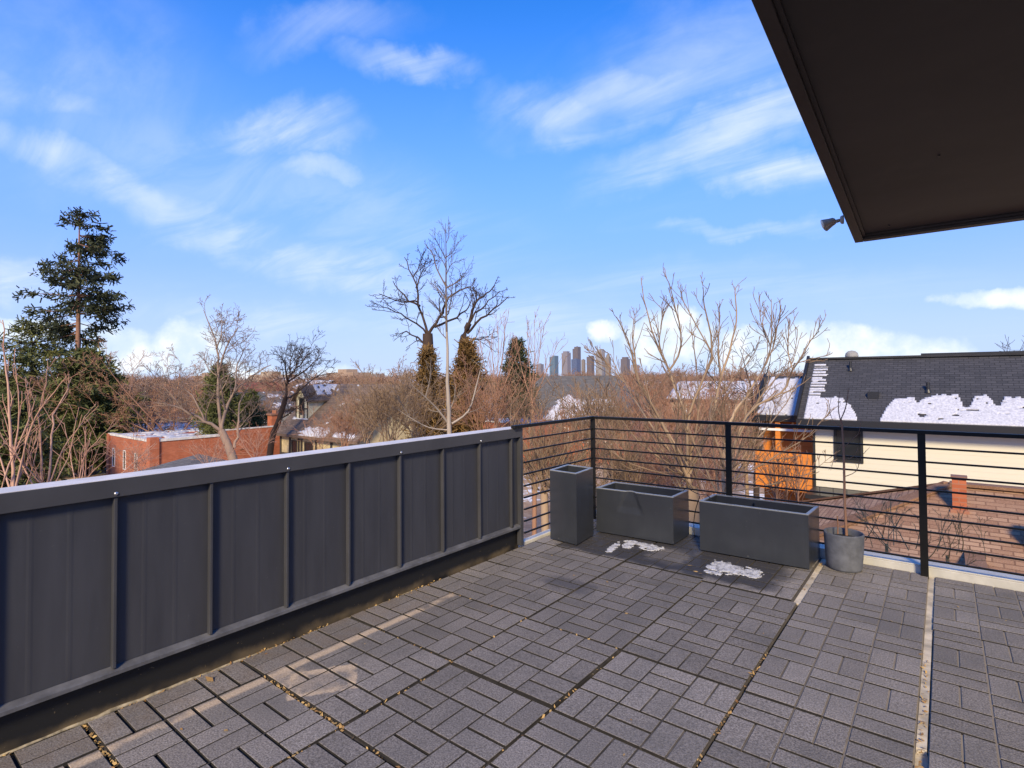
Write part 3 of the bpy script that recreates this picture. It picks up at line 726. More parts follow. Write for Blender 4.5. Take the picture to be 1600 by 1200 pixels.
def sprout(tw, pts, r0, r1, lvl, P):
    """twigs along a limb; P is a list of per-level dicts"""
    if lvl >= len(P): return
    p = P[lvl]; n = len(pts)
    cnt = p['n'] if isinstance(p['n'], int) else rng.integers(p['n'][0], p['n'][1]+1)
    Lp = np.linalg.norm(np.diff(pts, axis=0), axis=1).sum()
    for c in range(cnt):
        t = p.get('t0', 0.2)+(1-p.get('t0', 0.2))*(c+rng.random())/cnt
        f = t*(n-1); i = min(int(f), n-2); q = pts[i]+(pts[i+1]-pts[i])*(f-i)
        d = unit(pts[i+1]-pts[i]); rr = (r0+(r1-r0)*t)*p.get('rf', 0.6)
        L = p['L']*rng.uniform(0.6, 1.25)*(1.25-.75*t) if 'L' in p else Lp*p['lf']*(1.15-0.6*t)*rng.uniform(0.6, 1.25)
        dd = side_dir(d, R(rng.normal(p.get('ang', 45), 10)))
        dd = unit(dd+np.array([0, 0, p.get('lift', 0.0)]))
        seg = p.get('seg', 4); q2 = wander(q, dd, L, seg, p.get('wig', 0.12), p.get('up', 0.05))
        rt = max(rr*p.get('tip', 0.35), p.get('rmin', 0.0015))
        rad = np.linspace(max(rr, rt), rt, seg+1)
        tw.add(q2, rad, p.get('k', 3))
        sprout(tw, q2, rad[0], rad[-1], lvl+1, P)
def smooth_path(pts, sub=3):
    pts = [np.array(p, float) for p in pts]; out = []
    n = len(pts)
    for i in range(n-1):
        p0 = pts[max(i-1, 0)]; p1 = pts[i]; p2 = pts[i+1]; p3 = pts[min(i+2, n-1)]
        for s in range(sub):
            t = s/sub
            out.append(0.5*((2*p1)+(-p0+p2)*t+(2*p0-5*p1+4*p2-p3)*t*t+(-p0+3*p1-3*p2+p3)*t**3))
    out.append(pts[-1]); return np.array(out)
def limb(tw, px, d, dz, w0, w1, P, k=6, sub=3, jit=0.0):
    """a limb surveyed from the photograph: pixel path, depth at the foot, depth change to the tip, widths in metres"""
    n = len(px); pts = [at(x, y, d+dz*(i/(n-1))**1.2) for i, (x, y) in enumerate(px)]
    pts = smooth_path(pts, sub)
    if jit: pts[1:-1] += rng.normal(0, jit, pts[1:-1].shape)
    rad = np.linspace(w0/2, w1/2, len(pts)); tw.add(pts, rad, k)
    sprout(tw, pts, w0/2, w1/2, 0, P)
    return pts
def tree_parts(t, trunk, branches, bm, tm=None, bname='branches'):
    off = tuple(t.location)
    if trunk: link_mesh('trunk', trunk.mesh('trunk', off), tm or bm, t)
    if branches: link_mesh(bname, branches.mesh('branches', off), bm, t)
def ground_under(x, d, y=700):
    p = at(x, y, d); return np.array([p[0], p[1], G_Z])

# ------------------------------------------------------------------ concrete pot with a sapling
def pot():
    c = (-0.632, 4.895, 0.0)
    t = empty('plant_pot', c, 'round grey concrete plant pot at the foot of the railing', 'plant pot')
    a = MB()
    a.lathe(c, [(0.100, 0.0), (0.112, 0.004), (0.119, 0.02), (0.126, 0.10), (0.132, 0.20), (0.1355, 0.265), (0.1345, 0.274), (0.130, 0.278), (0.1245, 0.276), (0.1225, 0.27), (0.1205, 0.20)], 56, True, False)
    a.build('body', MT['concrete'], t, smooth=True)
    a = MB(); a.lathe(c, [(0.121, 0.228), (0.06, 0.236), (0.0, 0.238)], 30, False, False); a.build('soil', MT['soil'], t, smooth=True)
    s = empty('sapling', (c[0]-.01, c[1]+.01, 0.23), 'slender bare sapling growing in the grey concrete pot', 'sapling')
    tr = Tw(); br = Tw()
    d = at(1322, 838, 1)
    def px(lst, dep=4.27): return [at(x, y, dep) for x, y in lst]
    main = smooth_path(px([(1323, 842), (1322, 825), (1320, 790), (1319, 740), (1318, 700), (1316, 668), (1314, 655)]), 3)
    tr.add(main, np.linspace(0.011, 0.006, len(main)), 7)
    for lst, w in (([(1316, 668), (1310, 640), (1312, 612)], .005), ([(1314, 655), (1321, 638), (1324, 620), (1327, 606)], .005), ([(1318, 700), (1330, 688), (1342, 676), (1345, 655)], .0035),
                   ([(1319, 745), (1338, 736), (1345, 715), (1358, 700)], .0035), ([(1318, 690), (1305, 712), (1298, 735)], .003), ([(1318, 720), (1335, 712), (1340, 700)], .0025), ([(1316, 668), (1303, 660), (1296, 640), (1299, 622)], .003)):
        br = Tw(); pts = smooth_path(px(lst), 3); br.add(pts, np.linspace(w, w*.4, len(pts)), 4)
        sprout(br, pts, w*.7, w*.3, 0, [dict(n=4, L=.05, ang=38, seg=3, up=.1, rmin=.0009)])
        link_mesh('branch', br.mesh('branch', tuple(s.location)), MT['bark_red'], s)
    side = smooth_path(px([(1309, 834), (1309, 818), (1308, 806)], 4.25), 3); tr.add(side, np.linspace(.006, .004, len(side)), 5)
    for i in range(40):
        z = rng.uniform(0, .62)
        j = int(z*(len(main)-1)); q = main[j]
        tr.add(wander(q, side_dir(np.array([0,0,1.]), R(60)), .012, 1, .1, 0), [.0035, .001], 4)
    tree_parts(s, tr, None, MT['bark_red'])
pot()

# ------------------------------------------------------------------ roof overhang with flood light
def overhang():
    t = empty('roof_overhang', (2.6, 3.0, 2.5), 'dark brown steel roof overhang above the terrace', 'roof overhang')
    x0, x1, yF, sl = -0.50, 2.77, 4.75, 0.1177
    zf = lambda y: 2.452+sl*(yF-y)
    def slab(xa, xb, ya, yb, z0, z1):
        return [(xa,ya,zf(ya)+z0),(xb,ya,zf(ya)+z0),(xb,yb,zf(yb)+z0),(xa,yb,zf(yb)+z0),(xa,ya,zf(ya)+z1),(xb,ya,zf(ya)+z1),(xb,yb,zf(yb)+z1),(xa,yb,zf(yb)+z1)]
    FC = [(0,3,2,1),(4,5,6,7),(0,1,5,4),(1,2,6,5),(2,3,7,6),(3,0,4,7)]
    a = MB(); a.add(slab(x0+.03, x1, 1.62, yF-.03, 0.028, 0.07), FC)
    ov = a.build('soffit', MT['soffit'], t)
    a = MB(); a.add(slab(x0, x0+.055, 1.62, yF, 0.0, 0.20), FC); a.build('fascia', MT['fascia'], t, bevel=.003)
    a = MB(); a.add(slab(x0+.056, x1, yF-.055, yF, 0.0, 0.20), FC); a.build('fascia', MT['fascia'], t, bevel=.003)
    a = MB(); a.add(slab(x0+.056, x0+.075, 1.62, yF-.056, 0.016, 0.0275), FC); a.add(slab(x0+.076, x1, yF-.08, yF-.056, 0.016, 0.0275), FC); a.build('trim', MT['fascia'], t)
    a = MB(); a.add(slab(x0-.01, x1, 1.62, yF+.01, 0.201, 0.23), FC); a.build('roof_sheet', MT['panel'], t)
    a = MB(); a.add(slab(x1-.055, x1+.002, 1.62, yF-.056, 0.0, 0.20), FC); a.add(slab(x0+.056, x1-.056, 1.62, 1.675, 0.0, 0.20), FC); a.build('fascia', MT['fascia'], t, bevel=.003)
    # a few fixings in the soffit
    for x, y in ((.0, 3.6), (.9, 3.9), (-.28, 4.55), (.62, 4.3), (.75, 3.2)):
        a = MB(); a.lathe((x, y, zf(y)+.022), [(.006, 0), (.006, .008)], 8); a.build('fixing', MT['frame_dark'], t)
    # twin flood light on the outer face of the rake
    v_ = FW+(1318-800)/F*RT+(CY-343)/F*UP; c = CAM+v_*((x0-.004)/v_[0])
    f = empty('flood_light', tuple(c), 'small twin head bronze flood light on the edge of the roof overhang', 'flood light')
    SC = 0.8; P = lambda dx, dy, dz: (c[0]+dx*SC, c[1]+dy*SC, c[2]+dz*SC)
    a = MB(); a.lathe((0, 0, 0), [(.035, 0), (.035, .012), (.028, .022)], 20)
    a.v = [P(-z, x, y) for x, y, z in a.v]; a.build('back_plate', MT['bronze'], f, smooth=False)
    for s in (-1, 1):
        a = MB(); a.tube([P(-.02, s*.012, 0), P(-.05, s*.022, -.005), P(-.075, s*.03, .0)], .008, 8); arm = a.build('arm', MT['bronze'], f, smooth=True)
        ax = np.array([-0.85, s*.35, -.30]); ax = unit(ax); e1 = unit(np.cross(ax, [0, 0, 1])); e2 = np.cross(ax, e1); o_ = np.array(P(-.07, s*.03, .0))
        def head(prof):
            m_ = MB(); m_.lathe((0, 0, 0), [(r_*SC, z_*SC) for r_, z_ in prof], 20); m_.v = [tuple(o_+e1*x+e2*y+ax*z) for x, y, z in m_.v]; return m_
        h_ = head([(.012, -.012), (.022, .0), (.026, .03), (.036, .075), (.038, .085)]).build('lamp_head', MT['bronze'], f, smooth=True)
        head([(.034, .0862), (.012, .090)]).build('lens', MT['lens'], h_)
overhang()

# ------------------------------------------------------------------ snow lying in patches
def snow_sheet(name, mask, P, nu, nv, th, parent=None, m='snow', wob=0.0):
    """P(u, v) -> (point, normal) for cell corners; mask(i, j) per cell; closed skirts all round"""
    idx = {}; vs = []; fs = []
    def vert(i, j, top):
        key = (i, j, top)
        if key not in idx:
            p, n = P(i, j); h = 0.0 if not top else th*(1+wob*math.sin(i*1.7+j*2.3)*math.cos(i*.9-j*1.1))
            idx[key] = len(vs); vs.append(Vector(p)+Vector(n)*h)
        return idx[key]
    M_ = [[bool(mask(i, j)) for j in range(nv)] for i in range(nu)]
    for i in range(nu):
        for j in range(nv):
            if not M_[i][j]: continue
            c = [(i, j), (i+1, j), (i+1, j+1), (i, j+1)]
            fs.append([vert(*q, 1) for q in c])
            for (a_, b_), (di, dj) in zip(((0,1),(1,2),(2,3),(3,0)), ((0,-1),(1,0),(0,1),(-1,0))):
                ii, jj = i+di, j+dj
                if 0 <= ii < nu and 0 <= jj < nv and M_[ii][jj]: continue
                fs.append([vert(*c[a_], 0), vert(*c[b_], 0), vert(*c[b_], 1), vert(*c[a_], 1)])
    mb = MB(); mb.add(vs, fs); return mb.build(name, MT[m], parent, smooth=True)
from mathutils import noise as mnoise
def fbm(x, y, z=0.0, o=4): return mnoise.fractal(Vector((x, y, z)), 0.9, 2.0, o)

def deck_snow(label, pieces, x0, x1, y0, y1, cell=0.006, seed=0.0):
    nu, nv = int((x1-x0)/cell), int((y1-y0)/cell)
    def msk(i, j):
        x, y = x0+(i+.5)*cell, y0+(j+.5)*cell
        best = -9
        for (cx, cy, hx, hy, rot) in pieces:
            c, s = math.cos(rot), math.sin(rot); u = ((x-cx)*c+(y-cy)*s)/hx; v = (-(x-cx)*s+(y-cy)*c)/hy
            best = max(best, 1-(abs(u)**2.6+abs(v)**2.6))
        return best+0.8*fbm(x*16+seed, y*16, seed)+0.5*fbm(x*55, y*55, seed) > 0.30
    o = snow_sheet('snow_patch', msk, lambda i, j: ((x0+i*cell, y0+j*cell, 0.0022), (0, 0, 1)), nu, nv, 0.0035, m='old_snow', wob=.6)
    tag(o, label, 'snow patch', 'patches of old snow on the pavers')
deck_snow('thin old snow patch in front of the dented planter', [(-2.28, 4.30, .035, .16, .15), (-2.16, 4.53, .14, .05, .0), (-2.02, 4.50, .09, .10, -.2), (-2.20, 4.42, .05, .09, .3)], -2.42, -1.86, 4.10, 4.66, seed=3.1)
deck_snow('brighter old snow patch in front of the smooth planter', [(-1.40, 4.36, .085, .16, .1), (-1.28, 4.34, .09, .12, 0.), (-1.17, 4.36, .09, .11, .3), (-1.40, 4.20, .06, .05, 0.)], -1.56, -1.0, 4.08, 4.62, seed=8.7)

# ------------------------------------------------------------------ leaf litter in the joints
def litter():
    V = []; Q = []; T = []
    def leaf(x, y, z, s, flat=0.4):
        a = rng.uniform(0, 6.28); u = np.array([math.cos(a), math.sin(a), rng.normal(0, flat)]); v = np.array([-math.sin(a), math.cos(a), rng.normal(0, flat)])*0.5
        p = np.array([x, y, z+s*0.35]); b0 = len(V)
        V.extend([p-u*s, p+v*s-u*s*.2, p+u*s, p-v*s-u*s*.2]); Q.append((b0, b0+1, b0+2, b0+3)); T.extend([rng.random()]*4)
    for i in range(620):
        y = rng.uniform(-.5, 3.0); leaf(XW+.004+abs(rng.normal(0, .022)), y, -.012+rng.uniform(0, .010), rng.uniform(.003, .011)) if fbm(y*2.2, 4.0) > -.1 else None
    for x0, y0, x1, y1, n in ((-2.048, .4, -2.048, 2.75, 60), (-2.7, 1.41, -2.05, 1.41, 120), (-2.95, .742, -2.05, .742, 130), (-2.7, 2.08, -2.05, 2.08, 40), (-1.41, .5, -1.41, 2.75, 40), (-.776, .8, -.776, 3.2, 150),
                              (-.103, .6, -.103, 3.6, 190), (-1.409, 3.95, -1.409, 4.35, 12), (-2.95, 2.742, -1.4, 2.73, 45), (-2.05, 1.40, -.78, 1.40, 30), (-.8, 4.1, -.79, 5.0, 20)):
        for i in range(n):
            t = rng.random(); leaf(x0+(x1-x0)*t+rng.normal(0, .006), y0+(y1-y0)*t+rng.normal(0, .006), -.008, rng.uniform(.004, .012))
    for i in range(26): leaf(rng.uniform(-2.6, .3), rng.uniform(.6, 4.6), .001, rng.uniform(.006, .016), .15)
    for x, y, s in ((-1.58, 4.22, .026), (-1.50, 4.12, .02), (-1.46, 4.10, .02), (-1.03, 1.62, .02), (-1.0, 1.63, .016), (-2.86, 1.22, .03), (-2.87, 1.23, .02), (.05, 1.9, .02)): leaf(x, y, .004, s, .3)
    o = link_mesh('leaf_litter', mesh_np('leaf_litter', np.array(V), np.array(Q), np.array(T)), MT['litter'])
    tag(o, 'dry brown leaf crumbs caught along the wall and in the paver joints', 'leaf litter', kind='stuff')
litter()

# ================================================================== neighbourhood
def add_window(t, x, y, z, w, h, face, fm='white', sill=False, deep=0.05):
    """window on a wall; face '-y' or '+x' is the way it looks; (x, y, z) is the centre on the wall plane"""
    a = MB(); bw = 0.09*min(1, w)
    def bx(u0, u1, v0, v1, d0, d1, m):
        if face == '-y': m.box(x+u0, x+u1, y-d1, y-d0, z+v0, z+v1)
        else: m.box(x+d0, x+d1, y+u0, y+u1, z+v0, z+v1)
    bx(-w/2, w/2, h/2-bw, h/2, -.02, deep, a); bx(-w/2, w/2, -h/2, -h/2+bw, -.02, deep, a)
    bx(-w/2, -w/2+bw, -h/2+bw, h/2-bw, -.02, deep, a); bx(w/2-bw, w/2, -h/2+bw, h/2-bw, -.02, deep, a)
    f = a.build('window', MT[fm], t)
    a = MB(); bx(-w/2+bw, w/2-bw, -h/2+bw, h/2-bw, .004, .012, a); a.build('glass', MT['glass'], f)
    return f
def uvbox(a, *b):
    k = len(a.f); a.box(*b)
    for i in range(k, len(a.f)): a.uv[i] = lambda p: (p[0]+p[1], p[2])
    return a
def hip_planes(a, x0, x1, y0, y1, ze, zr, th=0.14, ridge='x', hip0=True, hip1=True):
    if ridge == 'x':
        yc = (y0+y1)/2; h = (y1-y0)/2; a0 = x0+(h if hip0 else 0); a1 = x1-(h if hip1 else 0)
        a.plane([(x0,y0,ze),(x1,y0,ze),(a1,yc,zr),(a0,yc,zr)], th, 'x'); a.plane([(x1,y1,ze),(x0,y1,ze),(a0,yc,zr),(a1,yc,zr)], th, 'x')
        if hip0: a.plane([(x0,y1,ze),(x0,y0,ze),(a0,yc,zr)], th, 'y')
        if hip1: a.plane([(x1,y0,ze),(x1,y1,ze),(a1,yc,zr)], th, 'y')
    else:
        xc = (x0+x1)/2; h = (x1-x0)/2; b0 = y0+(h if hip0 else 0); b1 = y1-(h if hip1 else 0)
        a.plane([(x0,y1,ze),(x0,y0,ze),(xc,b0,zr),(xc,b1,zr)], th, 'y'); a.plane([(x1,y0,ze),(x1,y1,ze),(xc,b1,zr),(xc,b0,zr)], th, 'y')
        if hip0: a.plane([(x0,y0,ze),(x1,y0,ze),(xc,b0,zr)], th, 'x')
        if hip1: a.plane([(x1,y1,ze),(x0,y1,ze),(xc,b1,zr)], th, 'x')
def gable_wall(a, x0, x1, y0, y1, z0, ze, zr, ridge='x'):
    uvbox(a, x0, x1, y0, y1, z0, ze)
    if ridge == 'x':
        for x in (x0, x1-.1): a.prism([(x,y0,ze),(x,y1,ze),(x,(y0+y1)/2,zr)], (.1,0,0))
    else:
        for y in (y0, y1-.1): a.prism([(x0,y,ze),(x1,y,ze),((x0+x1)/2,y,zr)], (0,.1,0))

# ---- brown roofed bungalow right below the terrace
def bungalow():
    t = empty('bungalow', (2, 12.7, G_Z), 'low bungalow with a brown shingle hip roof just below the terrace railing', 'house')
    a = MB(); uvbox(a, -5.4, 14.6, 7.4, 18.0, G_Z, -2.95); uvbox(a, -3.2, 3.8, 6.6, 7.41, G_Z, -2.96); a.build('wall', MT['brick_dark'], t)
    a = MB(); hip_planes(a, -5.8, 15.0, 6.87, 18.53, -3.0, -0.50)
    rf = a.build('roof', MT['roof_brown'], t)
    a = MB(); zr = -1.27; X, hw = 0.3, 4.0
    a.plane([(X-hw,6.2,-3.0),(X-hw,9.0,-3.0),(X-.0,10.95,zr),(X,10.2,zr)][::-1], .1, 'y'); a.plane([(X+hw,9.0,-3.0),(X+hw,6.2,-3.0),(X,10.2,zr),(X,10.95,zr)][::-1], .1, 'y')
    a.plane([(X-hw,6.2,-3.0),(X+hw,6.2,-3.0),(X,10.2,zr)], .1, 'x')
    a.build('roof', MT['roof_brown'], t)
    a = MB()
    a.beam((0.03,12.7,-.485),(9.17,12.7,-.485), .26, .05); a.beam((0.03,12.7,-.485),(-5.8,18.53,-2.98), .24, .04); a.beam((0.03,12.7,-.485),(-5.8,6.87,-2.98), .24, .04)
    a.beam((X,10.95,zr+.012),(X,10.2,zr+.012), .24, .04); a.beam((X,10.2,zr+.012),(X-hw,6.2,-2.985), .22, .04); a.beam((X,10.2,zr+.012),(X+hw,6.2,-2.985), .22, .04)
    a.build('ridge_cap', MT['roof_brown'], rf)
    a = MB(); uvbox(a, 0.06, 0.25, 11.95, 12.14, -1.0, -0.30); ch = a.build('chimney', MT['brick'], rf)
    a = MB(); a.box(0.045, 0.265, 11.935, 12.155, -0.299, -0.245); a.build('cap', MT['brick_dark'], ch)
    a = MB(); a.box(0.94, 1.34, 11.15, 11.5, -1.15, -0.72); a.build('roof_vent', MT['tan_wall'], rf)
    a = MB(); a.box(.03, .28, 11.88, 11.945, -0.93, -0.80); a.build('flashing', MT['brick'], rf)
bungalow()

# ---- cream carriage house with the dark snowy roof
def cream_house():
    t = empty('carriage_house', (3, 22.5, G_Z), 'cream sided house with a charcoal shingle roof half covered in snow', 'house')
    x0, ye, yr, ze, zr = -3.85, 20.05, 22.45, 0.05, 2.07
    a = MB(); gable_wall(a, -3.40, 12.0, 20.5, 24.4, G_Z, 0.10, 1.70, 'x'); a.build('wall', MT['cream'], t)
    a = MB(); a.plane([(x0,ye,ze),(12.4,ye,ze),(12.4,yr,zr),(x0,yr,zr)], .16, 'x'); a.plane([(12.4,2*yr-ye,ze),(x0,2*yr-ye,ze),(x0,yr,zr),(12.4,yr,zr)], .16, 'x')
    rf = a.build('roof', MT['roof_dark'], t)
    a = MB(); a.box(x0, 12.4, yr-.12, yr+.12, zr-.03, zr+.035); a.build('ridge_cap', MT['roof_dark'], rf)
    a = MB(); a.box(-.6, 12.4, yr+.14, yr+.30, zr-.1, zr+.10); a.build('ridge_vent', MT['gutter'], rf)
    a = MB(); a.beam((x0-.03,ye-.02,ze+.02),(x0-.03,yr,zr+.02), .09, .24); a.build('bargeboard', MT['gutter'], t)
    a = MB(); a.box(x0, 12.4, ye-.12, ye+.005, ze-.20, ze-.01); a.build('gutter', MT['gutter'], t)
    a = MB(); a.box(x0+.1, 12.4, ye+.03, 20.49, ze-.16, ze-.13); a.build('soffit', MT['beige'], t)
    # snow, mapped up the slope
    L = math.hypot(yr-ye, zr-ze); c = 0.04; nu, nv = int(9.0/c), int(L/c)
    sy, sz = (yr-ye)/L, (zr-ze)/L
    xs2 = [-3.85, -3.7, -3.35, -3.25, -2.65, -2.4, -2.2, -2.15, -1.62, -1.57, -1.42, -1.25, -.75, -.66, -.5, -.25, .3, .42, .55, .68, .95, 1.1, 1.22, 1.35, 1.7, 2.3, 4, 9]
    hs2 = [0, 2.8, 2.8, 1.05, 1.0, .7, .15, -.2, -.2, .1, .6, 1.02, 1.1, .82, 1.1, 1.25, 1.2, .75, .75, 1.15, 1.2, .8, .8, 1.15, 1.1, 1.2, 1.15, 1.1]
    def mask(i, j):
        x = x0+(i+.5)*c; v = (j+.5)*c
        if x < x0+.22: return False
        h = float(np.interp(x, xs2, hs2)); row = v/0.14
        hh = h+0.08*fbm(x*1.9, v*2.0, 2.2)+0.05*fbm(x*6, v*5, 1.0)
        if x < -2.9 and v > 1.0:
            w = -3.22+.16*fbm(math.floor(row)*.9, 5.0)
            return x < w and v < 2.80 and (row % 1.0) > 0.30+0.25*max(0, v-1.3)*.6+.2*fbm(x*4, math.floor(row)*2.1)
        if v > hh: return False
        if fbm(x*2.6, v*8.0, 9.0) > 0.62 and v > .12: return False
        return True
    def P(i, j): return ((x0+i*c, ye+j*c*sy, ze+j*c*sz+.004+(.016 if j % 2 else 0)), (0, -sz, sy))
    snow_sheet('snow', mask, P, nu, nv, 0.022, rf, wob=.25)
    for px, py, h in ((1329, 578, .34), (1450, 612, .34)):
        p = at(px, py, 19.6)
        # find the roof point on this line of sight
        k_ = ((ze-CAM[2])-(ye-CAM[1])*(zr-ze)/(yr-ye))/((p-CAM)[2]-(p-CAM)[1]*(zr-ze)/(yr-ye)); q = CAM+(p-CAM)*k_
        a = MB(); a.lathe((q[0], q[1], q[2]-.05), [(.045, 0), (.045, h), (.03, h), (.03, h-.05)], 12); a.build('vent_pipe', MT['gutter'], rf)
        a = MB(); a.lathe((q[0], q[1], q[2]-.03), [(.10, 0), (.055, .10)], 12); a.build('flashing', MT['gutter'], rf)
    p = at(1365, 617, 19.6); k_ = ((ze-CAM[2])-(ye-CAM[1])*(zr-ze)/(yr-ye))/((p-CAM)[2]-(p-CAM)[1]*(zr-ze)/(yr-ye)); q = CAM+(p-CAM)*k_
    a = MB(); a.box(q[0]-.15, q[0]+.15, q[1]-.16, q[1]+.14, q[2]-.12, q[2]+.10); a.build('roof_vent', MT['gutter'], rf)
    # turbine ventilator peeping over the ridge
    p = at(1329, 557, 21.6); tb = MB(); n = 18
    prof = [(.10, -.25), (.10, .0), (.20, .03), (.235, .14), (.21, .25), (.13, .33), (.0, .36)]
    tb.lathe((p[0], p[1]+.35, zr+.02), prof, n); tv = tb.build('turbine_vent', MT['grey_wall'], rf)
    add_window(t, -2.46, 20.5, -.66, .80, 1.30, '-y', 'frame_dark')
    # lower wing with orange cedar walls
    a = MB(); a.plane([(-5.46,21.0,.07),(-3.40,21.0,.07),(-3.40,22.93,1.45),(-5.46,22.93,1.45)], .16, 'x'); a.plane([(-3.40,24.86,.07),(-5.46,24.86,.07),(-5.46,22.93,1.45),(-3.40,22.93,1.45)], .16, 'x')
    r2 = a.build('roof', MT['roof_dark'], t)
    L2 = math.hypot(1.93, 1.38); s2, c2 = 1.38/L2, 1.93/L2
    snow_sheet('snow', lambda i, j: (i > 1+fbm(j*.3, 2.0)*1.2) and j < 36+2*fbm(i*.2, 1.0) and not (i > 24 and (j % 3) == 0 and fbm(i*.5, j*.7) > .1) and fbm(i*.35, j*.35, 4) < .7,
               lambda i, j: ((-5.40+i*.055, 21.02+j*.06*c2, .075+j*.06*s2), (0, -s2, c2)), 28, 38, .035, r2, wob=.25)
    a = MB(); a.beam((-5.48,20.98,.07),(-5.48,22.93,1.45), .08, .22); a.build('bargeboard', MT['gutter'], t)
    a = MB(); a.box(-5.5, -3.86, 20.88, 20.995, -.13, .05); a.build('gutter', MT['gutter'], t)
    a = MB(); uvbox(a, -5.25, -3.401, 21.5, 24.3, G_Z, .05); a.build('wing_wall', MT['orange_wood'], t)
    a = MB(); a.box(-3.47, -3.402, 20.46, 20.60, -2.3, -.12); a.build('corner_post', MT['frame_dark'], t)
    a = MB(); a.box(-4.72, -4.56, 20.95, 21.10, -2.4, -.10); a.build('porch_post', MT['orange_wood'], t)
    a = MB(); a.box(-5.3, -3.48, 20.6, 21.49, -2.45, -2.30); bl = a.build('balcony_floor', MT['orange_wood'], t)
    a = MB(); a.box(-5.3, -3.48, 20.56, 20.595, -2.40, -1.15); a.build('balcony_front', MT['orange_wood'], t)
    for z0, z1 in ((-.46, -.38), (-.31, -.23)):
        a = MB(); a.box(-5.25, -3.48, 20.93, 20.949, z0, z1); a.build('balcony_rail', MT['white'], t)
    a = MB(); a.box(-4.05, -3.85, 21.44, 21.495, -.32, -.12); a.build('sign_panel', MT['brick'], t)
cream_house()
t = empty('shed', (-2.0, 19.3, G_Z), 'low flat roofed black shed in front of the cream wall', 'shed')
a = MB(); a.box(-3.3, -.6, 18.75, 20.1, G_Z, -2.25); a.build('wall', MT['grey_wall'], t)
a = MB(); a.box(-3.4, -.5, 18.65, 20.2, -2.249, -2.12); a.build('roof', MT['gutter'], t)
a = MB()
for i in range(9): a.tube([(-3.36+i*.35, 18.70, -2.12), (-3.36+i*.35, 18.70, -1.86)], .008, 5)
a.tube([(-3.36, 18.70, -1.87), (-.56, 18.70, -1.87)], .007, 5); a.build('wire_rail', MT['frame_dark'], t)

# ---- orange brick building on the left
def brick_building():
    c0 = at(236, 690, 40); x1, y0 = c0[0], c0[1]; zt = -3.05
    t = empty('brick_building', (x1-6, y0+5, G_Z), 'low flat roofed orange brick building with white coping behind the parapet', 'building')
    a = MB(); uvbox(a, x1-9.2, x1, y0, y0+11.5, G_Z, zt); a.build('wall', MT['brick'], t)
    a = MB(); uvbox(a, x1-.52, x1+.12, y0-.12, y0+.5, G_Z, zt+.32); a.build('pier', MT['brick'], t)
    a = MB(); uvbox(a, x1-9.35, x1-8.8, y0-.12, y0+.5, G_Z, zt+.12); a.build('pier', MT['brick'], t)
    a = MB(); uvbox(a, x1-.34, x1+.02, y0+5.2, y0+11.5, zt+.001, zt+.42); a.build('parapet', MT['brick'], t)
    a = MB(); a.box(x1-9.25, x1-.53, y0-.06, y0+.30, zt+.002, zt+.16); a.build('coping', MT['stone'], t)
    a = MB(); a.box(x1-.36, x1+.06, y0+.51, y0+5.19, zt+.002, zt+.18); a.build('coping', MT['stone'], t)
    a = MB(); a.box(x1-.38, x1+.05, y0+5.2, y0+11.52, zt+.421, zt+.50); a.build('coping', MT['stone'], t)
    snow_sheet('roof_snow', lambda i, j: fbm(i*.16, j*.16, 3.3) > -.12, lambda i, j: ((x1-9+i*.15, y0+.4+j*.15, zt+.003), (0, 0, 1)), 56, 70, .06, t, wob=.2)
    for k_ in range(3): add_window(t, x1-7.9+k_*2.5, y0, zt-1.75-.0*k_, .55, 1.5, '-y')
    a = MB(); uvbox(a, x1-1.6, x1-.9, y0+9.6, y0+10.5, zt+.001, zt+1.35); ch = a.build('chimney', MT['brick'], t)
    a = MB(); a.box(x1-1.68, x1-.82, y0+9.52, y0+10.58, zt+1.351, zt+1.5); a.build('cap', MT['brick_dark'], ch)
    for q in ((-1.42, 10.05), (-1.08, 10.05)):
        a = MB(); a.lathe((x1+q[0], y0+q[1], zt+1.5), [(.11, 0), (.10, .28)], 12); a.build('chimney_pot', MT['brick'], ch)
    return x1, y0
brick_building()

# ---- small garage roof in front of it
c = at(311, 709, 31)
t = empty('garage', (c[0], c[1], G_Z), 'small garage with a weathered grey hip roof in front of the brick building', 'garage')
a = MB(); uvbox(a, c[0]-2.3, c[0]+2.3, c[1]-2.3, c[1]+2.3, G_Z, c[2]-1.0); a.build('wall', MT['tan_wall'], t)
a = MB(); hip_planes(a, c[0]-2.6, c[0]+2.6, c[1]-2.6, c[1]+2.6, c[2]-1.0, c[2], .12); a.build('roof', MT['roof_grey'], t)

